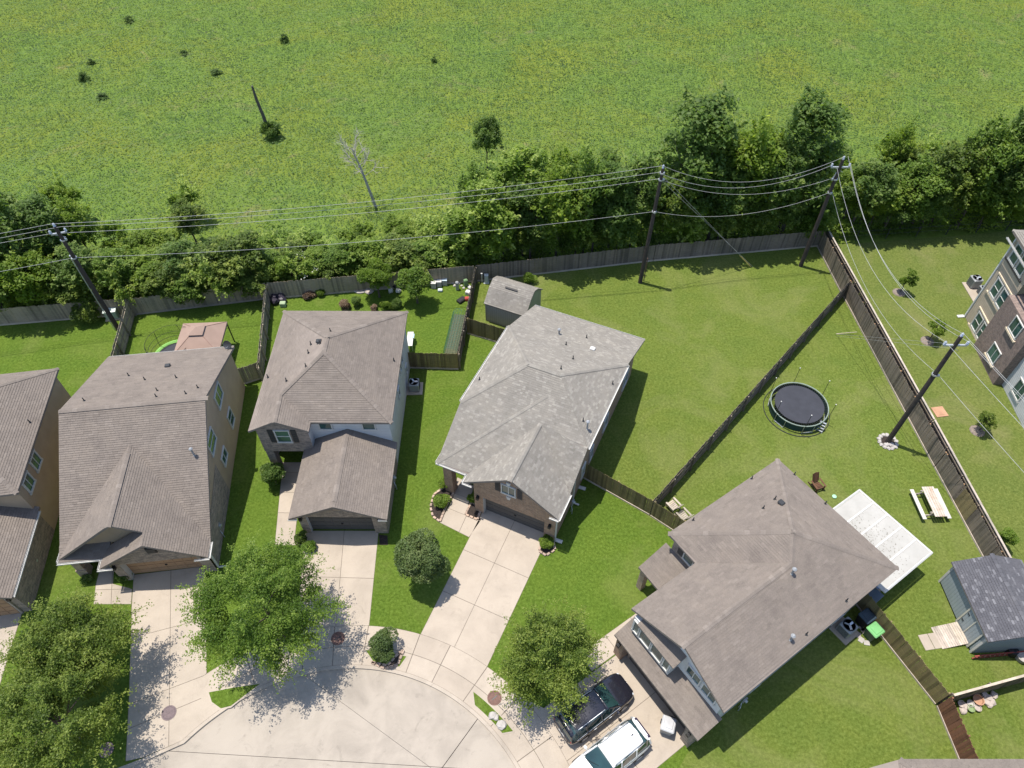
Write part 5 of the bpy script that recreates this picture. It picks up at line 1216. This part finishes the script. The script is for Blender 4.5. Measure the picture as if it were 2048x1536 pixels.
def shrub(px, py, r, hgt, mat, label, seed, n=2600, size=.055, zc=None, group=None, name='shrub', shell=.7, z0=0):
    lobes = ellipsoid_lobes((0, 0, hgt * .55), r * .6, r * .6, hgt * .3, 14, r * .35, r * .5, seed, -.9)
    w = at(px, py, hgt * .5)
    t = thing(name, label, 'shrub', (w.x, w.y, z0), 0, group); V, tt = crown(lobes, n, size, seed, shell=shell)
    link('crown', quads_mesh('crown', V, mat, tt), t); trunk_mb(hgt * .7, .05, lobes, seed, .1, 5).build('trunk', M_BARK, t)
shrub(545, 950, 1.05, 2.3, M_LF_DRK, 'dark glossy shrub beside the white house path', 21, 5200, .07)
shrub(765, 1288, 1.1, 2.0, M_LF_OAK, 'grey-green round bush in the stone planter on the island', 22, 6500, .06)
shrub(883, 1001, .68, 1.0, M_LF_PAL, 'pale clipped round bush in the stone-edged bed', 23, 4200, .045)
shrub(889, 968, .5, .9, M_LF_MID, 'small dark bush beside the brick porch column', 24)
shrub(943, 998, .38, .9, M_LF_PAL, 'small yellow-green bush at the brick garage corner', 25, 1800)
shrub(1093, 1085, .52, .9, M_LF_MID, 'bush in the bed at the right of the brick house driveway', 26)
shrub(600, 1075, .55, 1.0, M_LF_YEL, 'bright yellow-green bush at the left of the dark garage door', 27)
shrub(618, 1092, .5, .8, M_LF_ELM, 'lower leafy bush in front of the white house garage', 28)
shrub(246, 1150, .55, .7, M_LF_DRK, 'dark shaded bush by the tan garage door', 29)
shrub(172, 1158, .45, .35, M_LF_DRK, 'small spiky plant in front of the porch column', 30, 700)
shrub(690, 610, .62, .9, M_LF_RED, 'russet bush behind the white house roof', 31)
shrub(712, 602, .5, 1.1, M_LF_DRK, 'dark green bush beside the russet bush', 32)
shrub(772, 612, .62, .8, M_LF_MID, 'bright green bush under the left round garden tree', 33)
shrub(793, 608, .55, .8, M_LF_DRK, 'dark bush right of the bright green garden bush', 34)
shrub(748, 616, .4, .6, M_LF_RED, 'brownish bush left of the bright green garden bush', 35, 1500)
shrub(618, 588, .8, .4, M_LF_RED, 'low pinkish ground bush along the rear garden fence', 36)
shrub(640, 583, .6, .6, M_LF_MID, 'green bush beside the pinkish plants at the rear garden fence', 37)
shrub(175, 622, 1.5, 1.9, M_LF_YEL, 'yellow-green bush at the foot of the left pole', 38, 6000, .08)
shrub(2012, 1078, .7, 2.2, M_LF_PAL, 'leafy vine climbing over the outer boundary fence', 39, 3500, .06)
shrub(1062, 560, .8, .9, M_LF_PAL, 'sunlit weeds behind the grey barn-roof shed', 40, 2500, .06)
for i, (x, y, r_, lb) in enumerate(((752, 556, 1.55, 'left round garden tree by the rear fence'), (830, 568, 1.45, 'right round garden tree by the rear fence'))):
    w = at(x, y, 2.2); lobes = ellipsoid_lobes((0, 0, 2.3), r_ * .75, r_ * .7, 1.1, 26, .45, .7, 50 + i)
    tree('garden_tree', lb, 'tree', (w.x, w.y, 0), lobes, 9000, .085, M_LF_ELM if i else M_LF_MID, 50 + i, 2.6, .09, shell=.6, sprays=20, spray_len=.4)
for i, (x, y, hh, lb) in enumerate(((1800, 585, 2.6, 'young tree nearest the rear of the apartment lawn'), (1857, 682, 2.2, 'middle young tree on the apartment lawn'), (1957, 862, 2.0, 'nearest young tree on the apartment lawn'))):
    w = at(x, y); lobes = ellipsoid_lobes((.15, .1, hh * .62), .6, .6, hh * .36, 16, .22, .36, 60 + i)
    tree('young_tree', lb, 'tree', w, lobes, 1700, .075, M_LF_MID if i < 2 else M_LF_YEL, 60 + i, hh, .05, shell=.5)
    tag(MB().lathe([(.55, 0), (.5, .06), (.22, .14), (.02, .15)], (0, 0, 0), 16).build('mulch_ring', mk('grey_mulch', (.26, .21, .18), (.12, .10, .085), 10, .95, .8, 25), None, w + Vector((-.1, 0, 0))), 'grey mulch mound under the ' + lb, 'mulch ring')

# trees of the belt behind the fences: eight grown forms, copied with their parts
PROTO = []
for k, (hh, rx, rz, nl, r0, r1, n, sz, mt, low) in enumerate((
        (9.5, 2.2, 4.6, 60, .6, 1.15, 10000, .16, M_LF_DRK, -1), (6.5, 2.0, 2.2, 34, .7, 1.1, 6200, .15, M_LF_MID, -.9), (5.5, 1.9, 1.9, 30, .65, 1.0, 5400, .14, M_LF_YEL, -.9),
        (8.5, 1.9, 4.1, 48, .6, 1.0, 8200, .17, M_LF_PAL, -1), (3.0, 1.5, 1.1, 22, .5, .8, 4000, .12, M_LF_MID, -.9), (7.5, 2.3, 3.5, 52, .6, 1.1, 8200, .14, M_LF_ELM, -.9), (6.8, 2.2, 2.3, 34, .7, 1.1, 6400, .15, M_LF_DRK, -.9), (2.6, 1.4, .9, 20, .4, .7, 4500, .11, M_LF_PAL, -.9))):
    lobes = ellipsoid_lobes((0, 0, hh - rz * .95), rx, rx, rz * .85, nl, r0, r1, 200 + k, low)
    V, tt = crown(lobes, n, sz, 200 + k, up=1.6, shell=.4, sprays=40, spray_len=.8)
    PROTO.append((quads_mesh('crown', V, mt, tt), mesh_data('trunk', *(lambda m: (m.v, m.f))(trunk_mb(hh * .9, .13, lobes, 200 + k)), M_BARK), hh, rx + (r0 + r1) / 2))
KINDN = ['tall dark tree', 'mid green tree', 'yellow-green tree', 'pale-leaved tree', 'low green thicket bush', 'full green tree', 'dark bushy tree', 'pale low bush']
belt = [(10, 600, 430, 120, 0), (72, 588, 400, 130, 6), (138, 560, 392, 120, 0), (192, 530, 405, 95, 1), (45, 505, 398, 105, 6), (-30, 560, 410, 130, 0), (25, 640, 520, 110, 6), (105, 632, 515, 110, 1), (190, 600, 500, 110, 6),
        (255, 596, 478, 105, 5), (318, 588, 492, 110, 1), (395, 490, 388, 70, 2), (385, 580, 470, 110, 6), (440, 580, 472, 115, 2), (500, 574, 448, 115, 2), (300, 530, 455, 85, 1), (345, 520, 470, 80, 4), (555, 564, 488, 85, 5), (600, 552, 478, 85, 2), (645, 556, 490, 85, 1), (690, 552, 475, 95, 5),
        (745, 545, 465, 95, 1), (800, 542, 470, 95, 2), (855, 538, 468, 95, 5), (890, 512, 440, 90, 7), (550, 520, 470, 75, 7), (620, 515, 470, 75, 7), (720, 505, 445, 80, 4), (800, 490, 428, 75, 1), (850, 492, 440, 70, 7), (250, 520, 440, 60, 7), (150, 440, 370, 70, 4), (390, 440, 365, 70, 7),
        (935, 525, 405, 100, 3), (985, 532, 345, 115, 3), (1035, 490, 282, 120, 3), (1060, 520, 375, 110, 6), (1110, 522, 335, 125, 1), (1165, 512, 305, 120, 5), (1215, 508, 315, 115, 0), (1258, 502, 325, 100, 6), (960, 480, 330, 90, 5), (1130, 450, 300, 100, 1), (1200, 440, 305, 90, 6),
        (1318, 498, 350, 100, 2), (1352, 478, 175, 165, 0), (1400, 470, 240, 120, 5), (1410, 490, 330, 115, 6), (1462, 485, 245, 130, 1), (1508, 478, 290, 120, 6), (1552, 468, 180, 140, 0), (1590, 462, 300, 95, 1), (1430, 496, 405, 90, 2), (1495, 488, 395, 85, 2), (1560, 482, 390, 85, 6), (1620, 478, 400, 80, 5), (1645, 400, 310, 70, 4), (1615, 350, 270, 60, 7),
        (1700, 458, 330, 105, 6), (1745, 400, 252, 75, 1), (1735, 458, 350, 100, 1), (1800, 452, 318, 125, 5), (1780, 400, 290, 85, 2), (1860, 446, 288, 120, 2), (1905, 440, 240, 120, 5), (1965, 430, 195, 140, 0), (2025, 420, 150, 140, 6), (2045, 440, 255, 115, 1), (1985, 445, 315, 115, 6), (1915, 452, 350, 100, 1), (1840, 456, 370, 95, 6), (1765, 462, 385, 90, 6), (2090, 430, 180, 140, 0), (1830, 380, 300, 70, 7), (1700, 420, 350, 70, 4),
        (14, 630, 566, 93, 1), (64, 630, 565, 72, 2), (103, 621, 549, 95, 2), (140, 618, 541, 78, 2), (178, 619, 548, 100, 2), (225, 608, 541, 76, 2), (268, 613, 532, 72, 7), (311, 604, 528, 86, 2), (348, 609, 520, 78, 2), (394, 609, 529, 88, 5), (443, 603, 518, 83, 7), (478, 597, 513, 75, 2), (520, 596, 536, 72, 2), (556, 567, 519, 76, 1), (590, 571, 502, 66, 7), (631, 566, 499, 80, 1), (664, 563, 504, 73, 2), (700, 556, 508, 61, 5), (740, 549, 489, 67, 7), (780, 552, 495, 74, 7), (809, 545, 478, 62, 2), (856, 546, 486, 69, 2), (888, 532, 479, 79, 7), (961, 528, 422, 79, 2), (1006, 521, 408, 75, 1), (1044, 518, 440, 84, 2), (1101, 514, 420, 88, 5), (1150, 513, 408, 76, 5), (1183, 512, 428, 93, 2), (1232, 508, 393, 85, 5), (1281, 500, 422, 73, 5), (1329, 495, 379, 76, 3), (1372, 494, 388, 83, 3), (1413, 491, 387, 84, 2), (1471, 487, 378, 76, 5), (1505, 482, 389, 77, 5), (1556, 480, 376, 78, 2), (1606, 479, 378, 88, 5), (1684, 445, 344, 100, 1), (1719, 448, 361, 77, 2), (1770, 446, 375, 85, 2), (1825, 445, 365, 88, 1), (1862, 445, 342, 100, 2), (1912, 449, 354, 77, 2), (1954, 455, 360, 94, 5), (2002, 445, 382, 80, 1), (2054, 446, 355, 98, 2)]
CAN = [(975, 347, 238, 70, 6, 'lone small tree with a thin bare trunk at the field edge')]
PLACE = ['at the far left', 'left of the left pole', 'behind the gazebo yard', 'behind the garden yard', 'behind the shed yard', 'between the middle and right rear poles', 'behind the apartment lawn']
def place_of(x): return PLACE[0 if x < 70 else 1 if x < 220 else 2 if x < 530 else 3 if x < 910 else 4 if x < 1290 else 5 if x < 1640 else 6]
first = [True] * 8; cnt = {}
for i, e in enumerate(belt + CAN):
    x, y, ty, wp, k = e[:5]; w = at(x, y); hh = max(1.2, height_at(w.x, w.y, ty)); hh *= .8 if 230 < x < 905 and len(e) < 6 else 1.0; dep = w.y * CP + CAM_H * SP; rad = wp * dep / FPX / 2 * 1.05
    cm, tm, ph, pr = PROTO[k]
    t = thing('belt_tree' if k not in (4, 7) else 'belt_shrub', '', 'tree' if k not in (4, 7) else 'shrub', w, random.uniform(0, 6.28), 'trees in the belt behind the fences')
    lb = e[5] if len(e) > 5 else KINDN[k] + ' in the belt ' + place_of(x)
    cnt[lb] = cnt.get(lb, 0) + 1; t['label'] = lb; t['_x'] = x
    t.scale = (rad / pr, rad / pr * random.uniform(.9, 1.1), hh / ph)
    link('crown', cm, t); link('trunk', tm, t)
    del t['_x']
    belt_list = globals().setdefault('BL_', []); belt_list.append((lb, x, y, t))
ORD = ['first', 'second', 'third', 'fourth', 'fifth', 'sixth', 'seventh', 'eighth', 'ninth', 'tenth', 'eleventh', 'twelfth', 'thirteenth', 'fourteenth']
for lb, c_ in cnt.items():
    if c_ > 1:
        g_ = sorted([q for q in BL_ if q[0] == lb], key=lambda q: q[1])
        for j, q in enumerate(g_): q[3]['label'] = lb + ', ' + ('leftmost' if j == 0 else 'rightmost' if j == len(g_) - 1 else ORD[j] + ' from left')

# undergrowth, meadow and their plants (uncountable)
def scatter_poly(n, x0, x1, f_lo, f_hi, g): x = g.uniform(x0, x1, n); return x, np.array([f_lo(a) for a in x]) + g.random(n) * np.array([f_hi(a) - f_lo(a) for a in x])
g = np.random.default_rng(5)
bx = np.array([p_[0] for p_ in back_line] + [60, 90]); by = np.array([p_[1] for p_ in back_line] + [57.2, 60])
fl_ = lambda x: float(np.interp(x, bx, by)) + .35
fh_ = lambda x: fl_(x) + 5.0 + 2.2 * math.sin(x * .21) + 1.5 * math.sin(x * .53 + 1)
x, y = scatter_poly(46000, -62, 62, fl_, fh_, g)
hz = .9 + .55 * np.sin(x * .8) * np.cos(y * .9) + .4 * np.sin(x * 2.1 + y); z = np.clip(hz * 1.35, .3, 2.6) * g.random(len(x)) ** .5 - .1
V = leaf_quads(np.stack([x, y, z], 1), .15, 1.4, .55, 0, g); t_ = .45 + .3 * np.sin(x * .33 + 2) * np.cos(y * .4) + .25 * (g.random(len(x)) - .5)
o = link('undergrowth', quads_mesh('undergrowth', V, M_LF_MID, np.clip(t_, 0, 1))); o['kind'] = 'stuff'; o['label'] = 'tangled green undergrowth below the belt of trees'
M_MEAD = mk_leaf('meadow_blade', (0.06, 0.108, 0.018), (0.086, 0.148, 0.03), (0.125, 0.185, 0.05), 0.3, .13)
def meadow_patches():
    t = M_MEAD.node_tree; p = t.nodes['Principled BSDF']; col = p.inputs['Base Color'].links[0].from_socket; co = world_co(t)
    a = ramp(t, noise(t, co, .06, 7, .7, 1.2), [(.34, (.62, .78, .62)), (.5, (.95, .97, .95)), (.68, (1.12, 1.02, .88))])
    b = ramp(t, noise(t, co, .42, 7, .72, 1.0), [(.3, (.5, .6, .5)), (.48, (.92, .95, .92)), (.7, (1.14, 1.1, 1.02))])
    col2 = mixc(t, 1.0, mixc(t, 1.0, col, a, 'MULTIPLY'), b, 'MULTIPLY')
    d = nn(t, 'ShaderNodeMath', operation='MULTIPLY'); d.inputs[1].default_value = .65
    t.links.new(ramp(t, noise(t, co, .16, 6, .7, .6), [(.57, (0, 0, 0)), (.70, (1, 1, 1))]), d.inputs[0])
    fin = mixc(t, d.outputs[0], col2, (.15, .13, .062)); t.links.new(fin, p.inputs['Base Color'])
    tr = [n for n in t.nodes if n.type == 'BSDF_TRANSLUCENT'][0]; t.links.new(fin, tr.inputs[0])
meadow_patches()
N = 400000
v_ = g.random(N) ** .8; y = 50 + 74 * v_; x = g.uniform(-1, 1, N) * (38 + .72 * (y - 20))
keep = y > np.interp(x, bx, by) + 1.5
x, y = x[keep], y[keep]
def vnoise(x, y, sc_, seed):
    gr = np.random.default_rng(seed).random((256, 256)) * 2 - 1; u, v = x / sc_ + 700, y / sc_ + 700
    i, j = np.floor(u).astype(int), np.floor(v).astype(int); a, b = u - i, v - j; a = a * a * (3 - 2 * a); b = b * b * (3 - 2 * b); f_ = lambda p_, q_: gr[p_ % 256, q_ % 256]
    return (f_(i, j) * (1 - a) + f_(i + 1, j) * a) * (1 - b) + (f_(i, j + 1) * (1 - a) + f_(i + 1, j + 1) * a) * b
pt_ = .7 * vnoise(x, y, 7, 1) + .5 * vnoise(x, y, 3, 2); fn = vnoise(x, y, 1.3, 3)
hgt = .24 + .14 * pt_ + .16 * fn + .1 * vnoise(x, y, .7, 11); z = np.clip(hgt, .03, 1) * (.72 + .28 * g.random(len(x))) - .12
n = len(x); sz = (.13 + .002 * (y - 50)); c = np.stack([x, y, z], 1)
V = leaf_quads(c, .10, 4.5, .5, 0, g)
t_ = .48 + .22 * pt_ + .26 * fn + .28 * vnoise(x, y, .7, 11) + .2 * vnoise(x, y, 2.2, 9) + .14 * (g.random(n) - .5)
o = link('meadow_grass', quads_mesh('meadow_grass', V, M_MEAD, np.clip(t_, 0, 1))); o['kind'] = 'stuff'; o['label'] = 'wild meadow grass filling the field'
# bushes in the field
lobes = ellipsoid_lobes((0, 0, 1.1), 1.5, 1.5, 1.5, 20, .5, .85, 301, -.7); V, tt = crown(lobes, 2600, .16, 301, shell=.4, sprays=14)
GB = (quads_mesh('crown', V, mk_leaf('field_bush_leaf', (0.06, 0.105, 0.022), (0.09, 0.15, 0.036), (0.14, 0.2, 0.06), 0.5), tt), mesh_data('trunk', *(lambda m: (m.v, m.f))(trunk_mb(1.5, .06, lobes, 301, .1, 5)), M_BARK))
for i, (px_, py_, hh, wp) in enumerate(((168, 155, .95, 26), (570, 78, 1.0, 22), (258, 38, .7, 22), (182, 122, .55, 18), (368, 104, .5, 18), (432, 142, .45, 26), (205, 190, .5, 26), (868, 118, .6, 15))):
    w = at(px_, py_ + 4); ph, pr = 3.2, 2.1; dep = w.y * CP + CAM_H * SP
    t = thing('field_bush', '', 'shrub', w, i * 1.3, 'lone bushes scattered in the field'); t['label'] = 'small dark bush in the field, ' + ['with round outline left of centre', 'right of the upper left bushes', 'near the top at left', 'just above the round left bush', 'below the top left bushes', 'low and wide above the tree stump', 'low one below the round left bush', 'right of the tree stump', 'faint one near the top', 'at the top edge, left', 'small one above the dead tree', 'upright one at far right', 'at the top left edge', 'tiny one near the top at left', 'at the top right corner', 'tiniest at upper left'][i]
    s_ = wp * dep / FPX / 2 / pr; t.scale = (s_, s_, hh / ph); link('crown', GB[0], t); link('trunk', GB[1], t)
# dead tree and stump
w = at(752, 415); hh = height_at(w.x, w.y, 248); dt = thing('dead_tree', 'bare grey dead tree leaning at the field edge', 'tree', w)
rr = random.Random(3); m = MB(); top = Vector((-1.3, 0, hh * .72)); pts = [Vector((0, 0, 0)), Vector((-.4, 0, hh * .25)), Vector((-.8, 0, hh * .5)), top]
m.tube(pts, [.16, .13, .10, .06], 7); m.build('trunk', M_DEAD, dt)
br_ = MB()
def twig(p, d, L, r, lv):
    e = p + d * L + Vector((0, 0, L * .05)); mid = p + d * L * .5 + Vector((rr.uniform(-.1, .1), rr.uniform(-.1, .1), rr.uniform(-.05, .1))) * L * .5
    br_.tube([p, mid, e], [r, r * .75, r * .4], 4)
    if lv:
        for _ in range(5): q = p.lerp(e, rr.uniform(.35, 1)); dd = (d + Vector((rr.gauss(0, .55), rr.gauss(0, .55), rr.gauss(.15, .45)))).normalized(); twig(q, dd, L * rr.uniform(.4, .65), r * .55, lv - 1)
for k in range(13):
    t_ = .3 + .7 * k / 12; p_ = pts[1].lerp(pts[3], t_ * 1.0); a_ = k * 2.4; twig(p_, Vector((math.cos(a_), math.sin(a_), .55 + .5 * t_)).normalized(), 1.9 - .5 * t_, .035, 2)
br_.build('branches', M_DEAD, dt)
w = at(540, 272); st = thing('broken_trunk', 'dark broken tree trunk standing in the field', 'tree', w); hh = height_at(w.x, w.y, 172)
MB().tube([(0, 0, 0), (-.1, 0, hh * .4), (-.35, 0, hh * .75), (-.4, 0, hh)], [.26, .18, .16, .11], 9).build('trunk', mk('dark_bark', (.11, .10, .085), (.06, .055, .047), 6, .95), st)
lobes = ellipsoid_lobes((.35, -.2, .9), .8, .6, 1.0, 16, .35, .6, 77); V, tt = crown(lobes, 3200, .13, 77); t = thing('vine_bush', 'dark leafy bush around the foot of the broken trunk', 'shrub', w); link('crown', quads_mesh('crown', V, M_LF_DRK, tt), t); trunk_mb(1.2, .05, lobes, 77, .1, 4).build('trunk', M_BARK, t)
# white elder blossom in the thicket
fb = at(612, 530, 2.2); c = np.concatenate([np.array([[fb.x + a, fb.y + b, 2.6 + q]]) + g.normal(size=(60, 3)) * [.22, .22, .08] for a, b, q in ((-.4, .4, .3), (.3, 0, 0), (.8, -.5, -.2), (-.8, -.3, -.1), (.1, -.9, -.5))])
bo = thing('flowering_bush', 'bush with white blossom clusters behind the garden yard fence', 'shrub', (fb.x, fb.y, 0)); V = leaf_quads(c - np.array([fb.x, fb.y, 0]), .07, 1.2, .8, 0, g)
link('blossom', quads_mesh('blossom', V, mk('blossom_white', (.75, .74, .62)), np.full(len(V), .5)), bo)
lobes = ellipsoid_lobes((0, 0, 1.7), 1.0, .9, .9, 16, .4, .65, 78); V, tt = crown(lobes, 3500, .11, 78); link('crown', quads_mesh('crown', V, M_LF_PAL, tt), bo)

# ------------------------------------------------------------------ cars
def interp(xs, tab): return [float(np.interp(xs, [t[0] for t in tab], [t[k] for t in tab])) for k in range(1, len(tab[0]))]
def loft(rows):
    n = len(rows[0]); V = [v for r in rows for v in r]; F = []
    for i in range(len(rows) - 1):
        for k in range(n - 1): F.append((i * n + k, i * n + k + 1, (i + 1) * n + k + 1, (i + 1) * n + k))
    F.append(tuple(range(n))); F.append(tuple(range(len(V) - 1, len(V) - n - 1, -1))); return V, F
def car(name, label, loc, rz, paint, trim, tail_dark):
    c = thing(name, label, 'car', loc, rz)
    #        x     halfw  ztop  zbot
    body = [(-2.38, .62, .80, .50), (-2.33, .80, .93, .36), (-2.15, .91, 1.0, .27), (-1.5, .955, 1.03, .24), (-.5, .965, 1.03, .22), (.6, .96, 1.03, .22), (1.0, .95, 1.03, .23), (1.5, .94, .98, .25), (2.0, .89, .90, .28), (2.27, .78, .80, .33), (2.38, .58, .68, .42)]
    rows = []
    for x, w, zt, zb in body:
        hz_ = zt - zb
        rows.append([(x, -w * .86, zb), (x, -w * .98, zb + hz_ * .3), (x, -w, zb + hz_ * .62), (x, -w * .95, zb + hz_ * .9), (x, -w * .82, zt), (x, -w * .4, zt + .025), (x, 0, zt + .035), (x, w * .4, zt + .025), (x, w * .82, zt), (x, w * .95, zb + hz_ * .9), (x, w, zb + hz_ * .62), (x, w * .98, zb + hz_ * .3), (x, w * .86, zb)])
    V, F = loft(rows); b = mesh('body', V, F, paint, c, smooth=True); md = b.modifiers.new('s', 'SUBSURF'); md.levels = md.render_levels = 2
    # greenhouse: x, half width at belt, half width at top, z belt, z top
    gh = [(-2.3, .79, .66, .97, 1.02), (-2.2, .83, .63, 1.0, 1.50), (-1.95, .86, .66, 1.0, 1.64), (-.6, .88, .70, 1.0, 1.73), (.15, .88, .68, 1.0, 1.69), (.42, .87, .66, 1.0, 1.60), (1.15, .80, .70, 1.0, 1.03)]
    rows = [[(x, -wb, zb), (x, -wt, zt), (x, -wt * .4, zt + (.03 if zt > 1.2 else 0)), (x, wt * .4, zt + (.03 if zt > 1.2 else 0)), (x, wt, zt), (x, wb, zb)] for x, wb, wt, zb, zt in gh]
    V, F = loft(rows); mesh('greenhouse', V, F, M_CARGLASS, c)
    # painted roof with overhang over glass
    rx = [(-2.26, .64, 1.50), (-1.95, .685, 1.655), (-.6, .725, 1.745), (.15, .70, 1.705), (.36, .675, 1.635)]
    rows = [[(x, -w, z - .03), (x, -w * .95, z + .012), (x, -w * .5, z + .045), (x, 0, z + .055), (x, w * .5, z + .045), (x, w * .95, z + .012), (x, w, z - .03)] for x, w, z in rx]
    V, F = loft(rows); r_ = mesh('roof_panel', V, F, paint, c, smooth=True); md = r_.modifiers.new('s', 'SUBSURF'); md.levels = md.render_levels = 1
    for sg in (-1, 1):
        for p0, p1, w_ in (((1.12, .80, 1.03), (.38, .675, 1.63), .05), ((-.15, .885, 1.0), (-.2, .705, 1.7), .045), ((-1.2, .875, 1.0), (-1.25, .69, 1.7), .05), ((-2.26, .81, 1.0), (-2.2, .64, 1.50), .06)):
            MB().tube([(p0[0], sg * p0[1], p0[2]), (p1[0], sg * p1[1], p1[2])], w_, 6).build('pillar', paint, c)
        MB().tube([(-1.75, sg * .60, 1.72), (-1.6, sg * .62, 1.79), (-.1, sg * .63, 1.81), (.12, sg * .61, 1.74)], .022, 6).build('roof_rail', trim, c)
        MB().box((.82, sg * 1.04, 1.05), (.16, .2, .14), bev=.03).tube([(.82, sg * .9, 1.0), (.82, sg * 1.0, 1.03)], .03, 5).build('wing_mirror', paint, c)
        MB().box((2.17, sg * .62, .735), (.2, .26, .1), rz=-sg * .45, bev=.03).build('headlight', mk('lamp_lens', (.6, .63, .66), rough=.15), c)
        MB().box((-2.23, sg * .72, .84), (.14, .2, .2), rz=sg * .4, bev=.03).build('taillight', mk('tail_red', (.35, .02, .02), rough=.2), c)
        MB().tube([(1.1, sg * .885, 1.01), (-1.95, sg * .90, 1.02)], .014, 5).build('window_trim', M_STEEL, c)
        for x in (1.42, -1.42):
            w_ = MB().tube([(x, sg * .74, .34), (x, sg * .97, .34)], .345, 24).build('wheel', M_BLACK, c)
            MB().tube([(x, sg * .95, .34), (x, sg * .982, .34)], .22, 14).build('rim', M_STEEL, w_)
        for x in (-.72, .35): MB().box((x, sg * .965, .86), (.2, .03, .03), bev=.01).build('door_handle', trim, c)
    MB().box((2.33, 0, .60), (.08, .8, .16), bev=.02).build('grille', M_BLACK, c); MB().box((-2.37, 0, .72), (.04, .5, .12), bev=.01).build('number_plate', M_WHITE, c)
    MB().box((0, 0, .3), (4.2, 1.6, .2), bev=.03).build('underbody', M_BLACK, c)
    if tail_dark: MB().box((-2.27, 0, 1.50), (.2, 1.2, .035), ry=-.5, bev=.012).build('spoiler', tail_dark, c)
    MB().tube([(1.14, -.5, 1.06), (.85, .1, 1.29)], .012, 4).tube([(1.14, .2, 1.06), (.85, .65, 1.27)], .012, 4).build('wiper', M_BLACK, c)
    MB().box((-1.5, 0, 1.80), (.14, .04, .06), bev=.01).build('antenna', M_BLACK, c)
    return c
def paintm(name, col, rough=.18, metal=.0):
    m, t, p = base(name); p.inputs['Base Color'].default_value = (*col, 1); p.inputs['Roughness'].default_value = rough; p.inputs['Metallic'].default_value = metal
    p.inputs['Coat Weight'].default_value = .6; p.inputs['Coat Roughness'].default_value = .05; return m
hd = math.atan2(A4.y, A4.x)
cw = at(1190, 1412, .9); car('parked_car', 'black estate car parked nose-in under the tree', (cw.x, cw.y, .014), hd, paintm('black_paint', (.012, .012, .018)), M_STEEL, None)
cw = at(1218, 1512, .9); car('parked_car', 'white estate car with roof rails backed up to the garage', (cw.x, cw.y, .014), hd + math.pi, paintm('white_paint', (.62, .62, .62), .3), M_AC, mk('plum_black', (.03, .02, .05), rough=.3))
